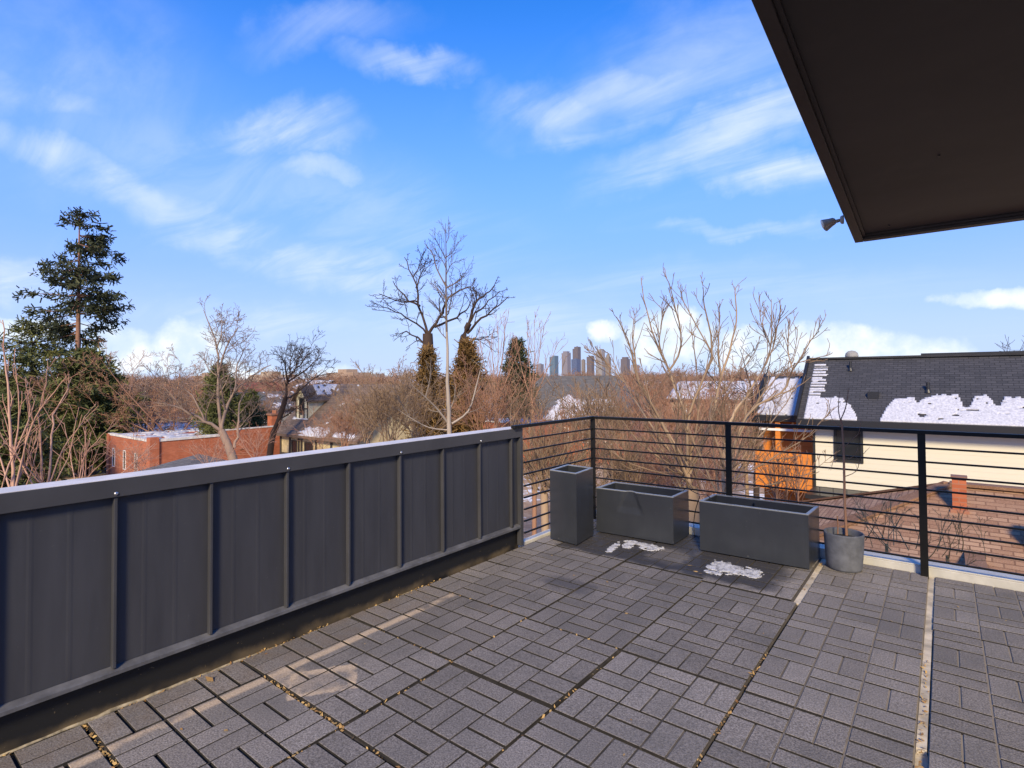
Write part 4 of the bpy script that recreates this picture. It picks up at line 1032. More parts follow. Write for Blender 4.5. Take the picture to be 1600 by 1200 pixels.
# ---- half timbered house
def tudor():
    c0 = at(424, 676, 45); x0, y0, ze = c0[0], c0[1], c0[2]
    v = FW+(447-800)/F*RT+(CY-612)/F*UP; rp = CAM+v*(x0/v[0]); yr, zr = rp[1], rp[2]
    if yr-y0 < 2.5 or yr-y0 > 8: yr = y0+4.6; zr = ze+3.9
    t = empty('half_timbered_house', (x0+5, yr, G_Z), 'half timbered house with brown shingle roof and yellow dormer', 'house')
    X1 = x0+11.5
    a = MB(); gable_wall(a, x0+.5, X1-.5, y0+.5, 2*yr-y0-.5, G_Z, ze-.05, zr-.4, 'x'); a.build('wall', MT['stucco'], t)
    for xx in (x0+.5, x0+1.9, x0+3.2, x0+3.6, x0+5.6, x0+7.6, x0+9.4):
        a = MB(); a.box(xx, xx+.22, y0+.44, y0+.497, G_Z, ze-.12); a.build('timber', MT['timber'], t)
    a = MB(); a.box(x0+.5, X1-.5, y0+.435, y0+.495, ze-1.75, ze-1.57); a.build('timber', MT['timber'], t)
    add_window(t, x0+2.65, y0+.5, ze-1.0, .8, 1.0, '-y', 'timber'); add_window(t, x0+4.7, y0+.5, ze-1.0, 1.2, 1.0, '-y', 'timber')
    a = MB(); a.plane([(x0,y0,ze),(X1,y0,ze),(X1,yr,zr),(x0,yr,zr)], .2, 'x'); a.plane([(X1,2*yr-y0,ze),(x0,2*yr-y0,ze),(x0,yr,zr),(X1,yr,zr)], .2, 'x')
    rf = a.build('roof', MT['roof_tudor'], t)
    L = math.hypot(yr-y0, zr-ze); sy, sz = (yr-y0)/L, (zr-ze)/L
    def mask(i, j):
        x, v_ = i*.09, j*.09
        return (4.0+fbm(j*.4, 1)*.8 < x < 7.4 and v_ < .85+.5*fbm(x*1.4, 3) ) or (8.2 < x < 10.6 and v_ < .6+.4*fbm(x*1.7, 6) and v_ > .1) or (fbm(x*.9, v_*1.5, 6.6) > .72)
    snow_sheet('snow', mask, lambda i, j: ((x0+i*.09, y0+j*.09*sy, ze+j*.09*sz+.005), (0, -sz, sy)), 126, int(L/.09), .05, rf, wob=.2)
    # dormer facing the street
    xa, xb = x0+1.35, x0+3.15; yd = y0+(yr-y0)*.30; zb = ze+(zr-ze)*.30; zt = zb+1.75
    a = MB(); a.box(xa, xb, yd, yr+.3, zb-.2, zt); a.prism([(xa,yd,zt),(xb,yd,zt),((xa+xb)/2,yd,zt+.85)], (0,1.0,0)); dm = a.build('dormer', MT['cream_stucco'], t)
    a = MB(); xm = (xa+xb)/2
    a.plane([(xa-.3,yr+.6,zt-.28),(xa-.3,yd-.3,zt-.28),(xm,yd-.3,zt+.95),(xm,yr+.6,zt+.95)], .12, 'y'); a.plane([(xb+.3,yd-.3,zt-.28),(xb+.3,yr+.6,zt-.28),(xm,yr+.6,zt+.95),(xm,yd-.3,zt+.95)], .12, 'y')
    a.build('dormer_roof', MT['roof_tudor'], dm)
    a = MB()
    for u0, u1, v0, v1 in ((xa, xa+.12, zb, zt), (xb-.12, xb, zb, zt), (xa+.52, xa+.62, zb, zt), (xb-.62, xb-.52, zb, zt), (xa+.12, xa+.52, zb+.75, zb+.85), (xb-.52, xb-.12, zb+.75, zb+.85), (xa+.62, xb-.62, zb+.3, zb+.4)):
        a.box(u0, u1, yd-.05, yd-.002, v0, v1)
    a.build('timber', MT['timber'], dm)
    a = MB(); a.box(xa+.63, xb-.63, yd-.03, yd-.003, zb+.42, zt-.1); a.build('glass', MT['glass'], dm)
    a = MB(); a.box(xa-.1, xb+.1, yd-.14, yd-.06, zb-.06, zb+.02); a.build('sill', MT['white'], dm)
    snow_sheet('dormer_snow', lambda i, j: fbm(i*.2, j*.2, 5) > -.2, lambda i, j: ((xm+.1+i*.0+j*.07*.68, yd+.9+i*.09, zt+.95-j*.07*.85+.01), (.75, 0, .66)), 26, 14, .05, dm)
tudor()

# ---- grey roofed brick house and the low brick garage in the middle
def grey_house():
    c0 = at(768, 652, 62); x0, y0, ze = c0[0], c0[1], c0[2]
    t = empty('grey_roofed_house', (x0+8, y0+6, G_Z), 'large brick house with a dark grey hip roof and a snowy slope', 'house')
    W, D = 17.5, 8.4; zr = ze+4.6
    a = MB(); uvbox(a, x0+.5, x0+W-.5, y0+.5, y0+D-.5, G_Z, ze-.02); a.build('wall', MT['brick'], t)
    a = MB(); hip_planes(a, x0, x0+W, y0, y0+D, ze, zr, .18); rf = a.build('roof', MT['roof_grey'], t)
    L = math.hypot(D/2, zr-ze); sy, sz = D/2/L, (zr-ze)/L
    def mask(i, j):
        x, v_ = i*.14, j*.14
        return 6.9+v_*.35+.5*fbm(j*.3, 2) < x < 16.4-.8*v_ and v_ < 2.9+.8*fbm(x*.5, 8) and fbm(x*.5, v_*.8, 4) < .55
    snow_sheet('snow', mask, lambda i, j: ((x0+i*.14, y0+j*.14*sy, ze+j*.14*sz+.006), (0, -sz, sy)), int(W/.14), int(L/.14), .05, rf, wob=.2)
    for q in (9.5, 12.0, 14.6): add_window(t, x0+q, y0+.5, ze-1.4, .9, 1.4, '-y')
    c1 = at(742, 658, 55)
    g_ = empty('brick_garage', (c1[0]+4, c1[1]+2, G_Z), 'low flat brick garage with a white coping line beside the railing corner', 'garage')
    zt = c1[2]
    a = MB(); uvbox(a, c1[0]-1.0, c1[0]+7.4, c1[1], c1[1]+4.5, G_Z, zt); a.build('wall', MT['brick'], g_)
    a = MB(); a.box(c1[0]-1.1, c1[0]+7.5, c1[1]-.08, c1[1]+.3, zt+.001, zt+.14); a.build('coping', MT['white'], g_)
    a = MB(); a.box(c1[0]+3.9, c1[0]+5.0, c1[1]-.04, c1[1]-.001, G_Z, zt-.7); a.build('door', MT['white'], g_)
    snow_sheet('roof_snow', lambda i, j: fbm(i*.2, j*.2, 7) > -.3, lambda i, j: ((c1[0]-.8+i*.2, c1[1]+.4+j*.2, zt+.002), (0, 0, 1)), 30, 20, .06, g_, wob=.2)
grey_house()

# ---- further houses seen between the trees
def small_house(px, py, d, w, dp, zr_, roofm, wallm, label, ridge='x', snow=0.0, group=None, rise=0.36, win=2):
    c = at(px, py, d); h = (dp if ridge == 'x' else w)/2; ze = c[2]-h*rise*1.3; zr = c[2]
    t = empty('house', (c[0], c[1], G_Z), label, 'house', group)
    x0, x1, y0, y1 = c[0]-w/2, c[0]+w/2, c[1]-dp/2, c[1]+dp/2
    a = MB(); gable_wall(a, x0+.35, x1-.35, y0+.35, y1-.35, G_Z, ze-.02, zr-.5, ridge); a.build('wall', MT[wallm], t)
    a = MB(); hip_planes(a, x0, x1, y0, y1, ze, zr, .16, ridge, False, False); rf = a.build('roof', MT[roofm], t)
    if snow:
        hw = h; L = math.hypot(hw, zr-ze); s_, c_ = (zr-ze)/L, hw/L; cell = .2
        if ridge == 'x': P = lambda i, j: ((x0+i*cell, y0+j*cell*c_, ze+j*cell*s_+.006), (0, -s_, c_)); n = int(w/cell)
        else: P = lambda i, j: ((x1-j*cell*c_, y0+i*cell, ze+j*cell*s_+.006), (s_, 0, c_)); n = int(dp/cell)
        q = rng.uniform(0, 50)
        snow_sheet('snow', lambda i, j: fbm(i*.12+q, j*.15, q) > .45-snow, P, n, int(L/cell), .06, rf, wob=.2)
    for k_ in range(win):
        add_window(t, x0+w*(k_+.7)/(win+.4), y0+.35, ze-1.1, .9, 1.2, '-y')
        add_window(t, x1-.35, y0+dp*(k_+.7)/(win+.4), ze-1.1, .9, 1.2, '+x')
    return t
small_house(412, 612, 72, 9, 8, 0, 'roof_grey', 'grey_wall', 'grey roofed house with a white window left of the half timbered house', 'y', .1)
small_house(398, 597, 105, 10, 9, 0, 'brick_dark', 'brick_dark', 'dark red brick house on the skyline behind the small juniper', 'y', 0)
small_house(-6, 622, 60, 6, 6, 0, 'roof_tudor', 'brick', 'brick house with a snowy eave at the left edge behind the pink stems', 'y', .5)
small_house(250, 660, 66, 12, 9, 0, 'roof_grey', 'tan_wall', 'low house with a snowy roof behind the brick building', 'y', .75)
small_house(1122, 596, 62, 9, 8, 0, 'roof_grey', 'tan_wall', 'house with a snow covered roof behind the tall multi stemmed tree', 'x', .9)
small_house(600, 640, 58, 9, 8, 0, 'roof_grey', 'brick', 'brick house with a patchy snowy roof behind the tan shrubs', 'x', .5)
small_house(540, 600, 95, 12, 9, 0, 'roof_tudor', 'brick', 'brown roofed house behind the dark tree of the half timbered house', 'x', .3)
for i, (px, py, d, w, dp, lab) in enumerate(((500, 594, 150, 14, 10, 'far snowy roofed house above the ridge of the half timbered house'), (300, 596, 170, 14, 11, 'far house among twigs left of the green juniper'), (210, 600, 130, 11, 9, 'pale far house between the conifers and the round tree'),
        (640, 593, 170, 12, 10, 'far house just left of the birch trunk on the horizon'), (1000, 594, 160, 14, 10, 'far house beneath the right end of the city skyline'), (1165, 592, 150, 12, 9, 'far house left of the snowy wing roof of the cream house'), (450, 590, 230, 18, 12, 'far house behind the crown of the dark leaning tree'))):
    small_house(px, py, d, w, dp, 0, ('roof_grey', 'roof_tudor', 'roof_grey')[i % 3], ('brick', 'tan_wall', 'beige', 'brick_dark')[i % 4], lab, 'xy'[i % 2], (.5, .1, .7)[i % 3], 'houses in the distant trees', win=1)
for i, (px, w, h, m) in enumerate(((545, 34, 13, 'tan_wall'), (425, 42, 12, 'beige'), (590, 26, 10, 'grey_wall'), (330, 36, 12, 'tan_wall'))):
    c = at(px, 590, 420+i*25)
    a = MB(); a.box(c[0]-w/2, c[0]+w/2, c[1]-8, c[1]+8, G_Z, G_Z+h); a.box(c[0]-w*.2, c[0]+w*.12, c[1]-5, c[1]+5, G_Z+h+.001, G_Z+h+2.6)
    tag(a.build('apartment_block', MT[m]), ('broad tan apartment block on the left horizon', 'pale long apartment block behind the reddish trees', 'grey block on the horizon left of the big dark tree', 'tan block behind the fine twigged tree')[i], 'apartment block')

# ---- the city skyline
TM = [tower('tower mauve', (0.25, 0.22, 0.23), (0.15, 0.15, 0.18)), tower('tower glass', (0.20, 0.27, 0.31), (0.06, 0.10, 0.15), 5, 4, .2, .2), tower('tower brown', (0.165, 0.135, 0.135), (0.09, 0.085, 0.10)),
      tower('tower blue', (0.15, 0.18, 0.26), (0.05, 0.07, 0.14), 6, 4, .2, .25), tower('tower tan', (0.25, 0.21, 0.175), (0.15, 0.135, 0.125)), tower('tower pale', (0.33, 0.31, 0.31), (0.19, 0.185, 0.2))]
for (xa, xb, yt, dd, m, kind, label) in [
    (838, 850, 569, 3300, 0, 'flat', 'short pinkish tower at the left end of the skyline'),
    (858, 873, 556, 3200, 1, 'notch', 'teal glass tower with a darker left side'),
    (877, 892.5, 549, 3700, 0, 'step', 'pale mauve tower with a stepped top'),
    (894, 908, 542, 3900, 2, 'step2', 'tallest brown tower of the skyline'),
    (892, 907, 561.5, 2900, 3, 'flat', 'low blue glass tower in front of the tallest tower'),
    (908, 915, 562, 3300, 4, 'flat', 'narrow tan tower right of the blue glass tower'),
    (916, 929, 556, 3500, 2, 'notch', 'brown tower with a notched top right of the tallest tower'),
    (930, 946, 546, 3600, 5, 'step', 'broad pale grey tower with a flat stepped crown'),
    (945, 955, 552, 3500, 4, 'dome', 'tan tower with a rounded top'),
    (969, 985, 558, 3400, 2, 'step', 'dark mauve tower at the right end of the skyline'),
    (985, 1000, 570, 3000, 5, 'flat', 'low grey block behind the twigs of the tall bare tree')]:
    a0, a1 = at(xa, yt, dd), at(xb, yt, dd); w = np.linalg.norm(a1-a0)/1.5; cx, cy = (a0+a1)[:2]/2; zt = a0[2]
    a = MB()
    if kind == 'flat': a.box(cx-w/2, cx+w/2, cy-w/2, cy+w/2, G_Z, zt); a.box(cx-w*.2, cx+w*.2, cy-w*.2, cy+w*.2, zt+.01, zt+4)
    elif kind == 'step': a.box(cx-w/2, cx+w/2, cy-w/2, cy+w/2, G_Z, zt-12); a.box(cx-w*.36, cx+w*.36, cy-w*.36, cy+w*.36, zt-11.9, zt)
    elif kind == 'step2': a.box(cx-w/2, cx+w/2, cy-w/2, cy+w/2, G_Z, zt-14); a.box(cx-w*.25, cx+w/2, cy-w*.4, cy+w/2, zt-13.9, zt); a.box(cx+w*.0, cx+w*.1, cy, cy+5, zt+.1, zt+6)
    elif kind == 'notch': a.box(cx-w/2, cx, cy-w/2, cy+w/2, G_Z, zt-6); a.box(cx+.05, cx+w/2, cy-w/2, cy+w/2, G_Z, zt)
    else:
        a.box(cx-w/2, cx+w/2, cy-w/2, cy+w/2, G_Z, zt-26); a.lathe((cx, cy, zt-25.9), [(w*.48, 0), (w*.42, 10), (w*.28, 19), (w*.1, 25), (0.5, 26)], 16)
    tag(a.build('skyscraper', TM[m]), label, 'skyscraper', 'towers of the far city skyline')

# ================================================================== trees and shrubs
def bare(name, label, base, H, spread, bm, nst=5, seed=1, trunk_w=.3, fork=.3, lean=(0, 0), P=None, group=None, cat='tree', up=.03, k=6, tm=None, ang=32):
    """freely grown bare tree: trunk, forks and several orders of twigs"""
    global rng
    keep = rng; rng = np.random.default_rng(seed)
    t = empty(name, tuple(base), label, cat, group)
    tr = Tw(); br = Tw(); base = np.asarray(base, float)
    hf = H*fork
    pts = wander(base, (lean[0], lean[1], 1), hf, 5, .05, .04); tr.add(pts, np.linspace(trunk_w/2, trunk_w*.36, 6), 8)
    P = P or [dict(n=9, lf=.42, ang=42, seg=5, wig=.13, up=.05, t0=.25, k=4, rf=.6), dict(n=7, lf=.45, ang=42, seg=4, wig=.14, up=.05, k=3, rf=.6, rmin=.004), dict(n=4, lf=.5, ang=45, seg=2, wig=.12, up=.03, k=3, rmin=.003)]
    for i in range(nst):
        a = 2*math.pi*(i+rng.uniform(-.3, .3))/nst; th = R(ang*rng.uniform(.5, 1.25))
        d = np.array([math.cos(a)*math.sin(th)*spread, math.sin(a)*math.sin(th)*spread, math.cos(th)])
        q = wander(pts[-1-(i % 2)], d, (H-hf)*rng.uniform(.8, 1.08), 8, .10, up)
        r0, r1 = trunk_w*.26, max(trunk_w*.03, .006); br.add(q, np.linspace(r0, r1, 9), k)
        sprout(br, q, r0, r1, 0, P)
    tree_parts(t, tr, br, bm, tm)
    rng = keep
    return t
TWIG = [dict(n=(5, 8), L=.9, ang=38, seg=4, wig=.14, up=.08, t0=.25, k=4, rf=.55, rmin=.004), dict(n=(3, 5), lf=.5, ang=40, seg=3, wig=.14, up=.06, k=3, rmin=.0035)]

# ---- big dark spreading trees behind the pale birch
def dark_trees():
    d = 33
    P = [dict(n=(6, 9), L=1.35, ang=42, seg=5, wig=.17, up=.06, t0=.18, k=4, rf=.55, rmin=.014), dict(n=(3, 5), lf=.42, ang=45, seg=3, wig=.16, up=.03, k=3, rmin=.011), dict(n=(1, 3), lf=.5, ang=45, seg=2, wig=.1, k=3, rmin=.009)]
    g = at(669, 555, d); t = empty('spreading_tree', (g[0], g[1], G_Z), 'big dark bare tree spreading against the sky, left of the pair behind the birch', 'tree', None)
    tr = Tw(); br = Tw()
    tr.add(smooth_path([(g[0], g[1], G_Z), (g[0]+.1, g[1], -2), at(669, 555, d), at(668, 521, d)], 3), np.linspace(.40, .30, 10), 9)
    for px, dz, w0, w1 in [([(668, 521), (656, 476), (645, 434), (632, 402)], 2, .21, .05), ([(667, 523), (642, 499), (617, 487), (593, 476)], -3, .16, .045), ([(656, 478), (631, 462), (614, 439)], 3, .18, .05),
                           ([(654, 472), (625, 472), (592, 459)], -2, .15, .05), ([(670, 521), (688, 496), (696, 473), (719, 453), (736, 448)], -2, .26, .06), ([(679, 511), (713, 496), (733, 479), (739, 459)], 3, .2, .05),
                           ([(665, 538), (645, 521), (617, 521)], 2, .18, .05), ([(650, 450), (660, 425), (667, 408)], 1, .12, .04), ([(645, 434), (655, 415), (658, 398)], -1, .1, .04), ([(688, 496), (700, 490), (706, 455), (702, 430)], 2, .12, .04)]:
        limb(br, px, d, dz, w0*.78, w1*.8, P, jit=.05)
    tree_parts(t, tr, br, MT['bark_dark'])
    d = 35; g = at(722, 545, d); t = empty('spreading_tree', (g[0], g[1], G_Z), 'dark bare tree leaning right against the sky, right of the pair behind the birch', 'tree', None)
    tr = Tw(); br = Tw()
    tr.add(smooth_path([(g[0]-.3, g[1], G_Z), (g[0]-.1, g[1], -2), at(721, 548, d), at(733, 505, d)], 3), np.linspace(.32, .18, 10), 9)
    for px, dz, w0, w1 in [([(733, 505), (744, 473), (760, 458), (773, 446)], 2, .26, .06), ([(730, 521), (753, 499), (770, 482), (794, 464)], -2, .22, .06), ([(736, 497), (744, 460), (738, 445)], 2, .16, .05), ([(728, 530), (750, 530), (766, 522)], 1, .14, .05), ([(733, 505), (750, 482), (766, 470), (780, 455)], 1, .18, .05)]:
        limb(br, px, d, dz, w0*.78, w1*.8, P, jit=.05)
    tree_parts(t, tr, br, MT['bark_dark'])
dark_trees()

# ---- pale young birch
def birch():
    d = 16; g = at(702, 674, d); t = empty('birch', (g[0], g[1], G_Z), 'tall slender pale birch with one straight trunk in front of the dark trees', 'tree')
    tr = Tw(); br = Tw(); up = Tw()
    P = [dict(n=(7, 10), L=.55, ang=36, seg=3, wig=.14, up=.12, t0=.2, k=3, rf=.55, rmin=.005), dict(n=(1, 3), lf=.5, ang=42, seg=2, wig=.1, k=3, rmin=.004)]
    pts = smooth_path([(g[0], g[1], G_Z), (g[0], g[1], -2), at(702, 674, d), at(700, 620, d), at(699, 567, d), at(697, 468, d), at(697, 397, d), at(696, 349, d)], 4)
    pts[9:18, :2] += rng.normal(0, .012, (9, 2))
    rr = np.interp(np.arange(len(pts)), [0, 8, 12, 16, 20, 24, 28], [.10, .070, .058, .042, .026, .014, .006])
    tr.add(pts[:19], rr[:19], 8); up.add(pts[18:], rr[18:], 8)
    for px, dz, w0, w1 in [([(697, 448), (682, 419), (676, 397), (663, 380)], .6, .05, .014), ([(697, 405), (688, 388), (680, 372)], -.4, .03, .01), ([(697, 402), (709, 392), (716, 378)], .4, .03, .01), ([(697, 450), (718, 438), (730, 421)], -.6, .045, .012),
                           ([(697, 470), (712, 457), (735, 448)], .6, .045, .012), ([(697, 468), (683, 450), (672, 440)], .5, .04, .01), ([(697, 430), (704, 415), (712, 408)], -.3, .03, .01), ([(697, 420), (690, 405), (678, 398)], .3, .03, .01),
                           ([(697, 380), (702, 368), (700, 358)], .2, .02, .008), ([(698, 500), (686, 486), (676, 470)], -.5, .04, .012), ([(698, 530), (686, 516), (680, 500)], .5, .035, .01), ([(697, 490), (706, 478), (709, 462)], .4, .03, .01)]:
        limb(up, px, d, dz, w0, w1, P, k=5)
    for px, dz, w0, w1 in [([(702, 664), (684, 640), (665, 621), (642, 601)], -.8, .075, .02), ([(665, 621), (672, 590), (673, 562)], -.4, .045, .012), ([(706, 662), (732, 642), (745, 600), (753, 567)], .7, .07, .018), ([(702, 672), (670, 668), (640, 652), (622, 640)], -.5, .05, .015),
                           ([(640, 652), (628, 632), (618, 612)], -.6, .03, .01), ([(703, 640), (709, 625), (712, 600)], .4, .03, .01)]:
        limb(br, px, d, dz, w0, w1, [dict(n=(6, 9), L=.55, ang=36, seg=4, wig=.14, up=.12, t0=.2, k=3, rf=.5, rmin=.005), dict(n=(1, 3), lf=.5, ang=42, seg=2, k=3, rmin=.004)], k=6)
    tree_parts(t, tr, br, MT['bark_white'])
    link_mesh('leader', up.mesh('leader', tuple(t.location)), MT['bark_brown'], t)
birch()

# ---- tall multi stemmed trees just beyond the railing
def multistem(name, label, foot, d, stems, bm, seed, w=.11, P=None, extra=0, exh=(2, 4), rs=1.0):
    global rng
    keep = rng; rng = np.random.default_rng(seed)
    b = at(foot[0], foot[1], d); base = np.array([b[0], b[1], G_Z])
    t = empty(name, tuple(base), label, 'tree'); tr = Tw(); br = Tw()
    f = at(foot[0], foot[1], d)
    tr.add(smooth_path([base, base*.5+f*.5+np.array([.05, .03, 0]), f], 4), np.linspace(w*1.0, w*.75, 9), 9)
    P = P or [dict(n=(11, 15), L=.46, ang=30, seg=4, wig=.10, up=.12, t0=.1, k=4, rf=.55, rmin=.0048), dict(n=(1, 3), lf=.5, ang=34, seg=3, wig=.12, up=.10, k=3, rmin=.004)]
    for px, dz, w0, w1 in stems: limb(br, px, d, dz, w0*.78, w1*.72, P, k=6, jit=.007)
    for i in range(extra):
        q0 = f+rng.normal(0, .12, 3)*np.array([1, 1, .3]); a = rng.uniform(0, 6.28); th = R(rng.uniform(12, 52))
        dr = np.array([math.cos(a)*math.sin(th), math.sin(a)*math.sin(th), math.cos(th)])
        q = wander(q0, dr, rng.uniform(*exh), 8, .07, .05); r0 = rng.uniform(.010, .020)*rs; br.add(q, np.linspace(r0, .005*rs, 9), 5); sprout(br, q, r0, .005*rs, 0, P)
    tree_parts(t, tr, br, bm)
    rng = keep
multistem('multi_stemmed_tree', 'tall bare tree fanning many upright stems beyond the middle railing post', (1077, 762), 9.0, [
    ([(1077, 762), (1074, 717), (1072, 660), (1045, 579), (1024, 532), (1010, 483), (1002, 441)], .5, .085, .016),
    ([(1045, 579), (1064, 541), (1057, 483), (1038, 429)], -.4, .045, .014), ([(1074, 717), (1078, 645), (1103, 581), (1113, 544), (1101, 478), (1098, 449)], -.7, .07, .014),
    ([(1103, 581), (1110, 551), (1071, 478), (1064, 455)], .6, .042, .014), ([(1078, 740), (1110, 660), (1127, 588), (1141, 546), (1150, 502), (1149, 457), (1153, 444)], .8, .07, .014),
    ([(1077, 750), (1030, 655), (998, 595), (982, 532), (963, 495)], -.6, .065, .014), ([(998, 595), (989, 532), (992, 488)], .5, .04, .012), ([(1074, 740), (1010, 653), (975, 597), (954, 553)], .7, .055, .012),
    ([(975, 597), (950, 570), (924, 545)], .3, .028, .01), ([(1045, 579), (1030, 540), (1034, 500), (1033, 476)], -.2, .03, .01), ([(1076, 730), (1042, 672), (1020, 640), (1000, 560)], 1.0, .05, .012),
    ([(1078, 720), (1092, 640), (1086, 560), (1078, 500)], 1.2, .05, .012), ([(1127, 588), (1122, 540), (1124, 480)], .5, .03, .01), ([(1074, 745), (1000, 690), (960, 640), (940, 600)], -.8, .04, .01),
    ([(1076, 750), (985, 725), (945, 690), (930, 655)], .6, .032, .01)], MT['bark_tan'], 21, .20, extra=9, exh=(1.2, 2.3))
multistem('multi_stemmed_tree', 'bare tree with long stems sweeping right in front of the orange cedar wing', (1132, 775), 8.2, [
    ([(1132, 775), (1131, 690), (1150, 640), (1169, 616), (1197, 569), (1204, 532), (1205, 467)], .6, .075, .014), ([(1135, 740), (1166, 649), (1220, 614), (1239, 579), (1267, 532), (1280, 518)], -.6, .06, .012),
    ([(1131, 720), (1108, 646), (1140, 600), (1164, 572), (1185, 540)], .8, .05, .012), ([(1150, 690), (1176, 639), (1204, 602), (1243, 569), (1299, 553)], .6, .045, .01), ([(1197, 569), (1212, 530), (1219, 488)], -.3, .028, .01),
    ([(1134, 750), (1180, 690), (1222, 640), (1240, 610)], .9, .04, .01), ([(1133, 760), (1200, 720), (1250, 690), (1290, 650)], -.5, .035, .009), ([(1239, 579), (1230, 545), (1235, 505)], .3, .026, .009),
    ([(1204, 540), (1190, 510), (1188, 480)], .3, .024, .009), ([(1132, 770), (1190, 760), (1260, 740), (1300, 712)], .6, .03, .008), ([(1131, 700), (1128, 640), (1133, 600)], -.5, .035, .01)], MT['bark_tan'], 22, .17, extra=5, exh=(1.0, 1.8))
for i, (x, y, d, lab) in enumerate([(975, 790, 10.5, 'loose shrub of tan wands behind the dented planter'), (1225, 800, 8.6, 'low twiggy shrub behind the smooth planter and the pot'), (850, 770, 10.5, 'tan twiggy shrub behind the left railing'), (1030, 800, 13, 'reddish shrub further back behind the middle post')]):
    multistem('shrub', lab, (x, y), d, [], MT['bark_tan'] if i % 2 == 0 else MT['bark_red'], 40+i, .10, extra=20 if i != 1 else 7, exh=(.9, 2.0 if i != 1 else 1.0))
for i, (x, y, d, lab, m) in enumerate([(1010, 730, 16, 'russet thicket filling the gap right of the railing corner', 'bark_red'), (1060, 720, 19, 'dense reddish thicket behind the tall multi stemmed tree', 'bark_red'), (1115, 725, 17, 'brown thicket left of the cedar wing', 'bark_red'), (1165, 720, 20, 'pale thicket below the snowy wing roof', 'bark_tan'), (945, 720, 15, 'tan thicket right behind the railing corner', 'bark_tan')]):
    multistem('shrub', lab, (x, y), d, [], MT[m], 170+i, .08, extra=24, exh=(1.2, 3.0), rs=.8,
              P=[dict(n=(6, 9), L=1.0, ang=32, seg=4, wig=.12, up=.10, t0=.15, k=3, rf=.6, rmin=.007), dict(n=(3, 5), lf=.5, ang=38, seg=3, wig=.13, up=.08, k=3, rmin=.006)])
for i, (x, y, d, lab, m) in enumerate([(895, 800, 11.5, 'fine tan twigs behind the tall narrow planter', 'bark_tan'), (1000, 780, 12.5, 'dense reddish tan twigs behind the dented planter', 'bark_pink'), (1050, 800, 11, 'fine twigs crossing behind the middle railing post', 'bark_pink'),
                                       (1110, 790, 12.5, 'pinkish twigs right of the middle railing post', 'bark_pink'), (850, 740, 15, 'russet twigs before the brick garage seen through the left railing', 'bark_red')]):
    multistem('shrub', lab, (x, y), d, [], MT[m], 190+i, .06, extra=26, exh=(.9, 2.2), rs=.62,
              P=[dict(n=(6, 9), L=.8, ang=34, seg=4, wig=.12, up=.09, t0=.12, k=3, rf=.6, rmin=.005), dict(n=(3, 5), lf=.5, ang=40, seg=3, wig=.13, up=.06, k=3, rmin=.0045)])
# low sprigs on the bungalow side of the kerb
for i, (x, y, d) in enumerate([(1480, 868, 5.6), (1385, 850, 5.6)]):
    multistem('shrub', ('yellowish sprig just outside the kerb right of the last post', 'thin sprig just outside the kerb behind the concrete pot')[i], (x, y), d, [], MT['bark_straw'], 60+i, .02, extra=11, exh=(.25, .6), rs=.32,
              P=[dict(n=(3, 5), L=.2, ang=35, seg=3, wig=.1, up=.1, t0=.3, k=3, rf=.5, rmin=.0022), dict(n=(1, 2), lf=.5, ang=38, seg=2, k=3, rmin=.0018)])

# ---- tan shrubbery behind the far end of the parapet
for i, (x, y, d, hmax, m, lab) in enumerate([(610, 690, 17, 4.0, 'bark_tan', 'tan shrub thicket left of the birch foot'), (655, 690, 20, 4.2, 'bark_tan', 'tan shrub directly behind the birch'), (760, 690, 19, 4.6, 'bark_red', 'slim russet shrub right of the birch'),
                                            (810, 690, 22, 4.4, 'bark_tan', 'tan thicket in front of the brick garage'), (540, 700, 27, 4.0, 'bark_red', 'russet shrub before the snowy roof of the half timbered house'), (575, 690, 23, 3.6, 'bark_tan', 'pale tan thicket between the half timbered house and the birch'),
                                            (905, 715, 20, 3.6, 'bark_red', 'russet shrub before the snowy grey roof'), (960, 705, 24, 4.0, 'bark_red', 'tall russet shrub at the right of the snowy grey roof')]):
    multistem('shrub', lab, (x, y), d, [], MT[m], 80+i, .10, extra=20, exh=(1.2, hmax*.66),
              P=[dict(n=(6, 9), L=1.0, ang=34, seg=4, wig=.12, up=.10, t0=.2, k=3, rf=.6, rmin=.007), dict(n=(4, 6), lf=.5, ang=40, seg=3, wig=.13, up=.08, k=3, rmin=.006), dict(n=(1, 2), lf=.5, ang=42, seg=2, k=3, rmin=.005)])
for i, (x, y, d, dx) in enumerate([(775, 640, 24, 0), (832, 640, 25, 0)]):
    multistem('whip_tree', ('thin whippy tree right of the dark pair', 'thin whippy tree in front of the dark spruce')[i], (x, y), d, [
        ([(x, y), (x-4, y-60), (x-8, y-120)], .5, .07, .02), ([(x, y-20), (x+10, y-80), (x+14, y-130)], -.6, .06, .02), ([(x, y-10), (x+22, y-60), (x+40, y-105)], .6, .06, .018), ([(x, y-10), (x-16, y-60), (x-26, y-108)], .6, .06, .018), ([(x, y-40), (x+4, y-90), (x+2, y-140)], .3, .05, .016)],
        MT['bark_red'], 110+i, .12, P=[dict(n=(6, 8), L=1.4, ang=26, seg=4, wig=.08, up=.10, t0=.15, k=3, rf=.6, rmin=.008), dict(n=(2, 4), lf=.5, ang=30, seg=3, wig=.1, up=.06, k=3, rmin=.007)])

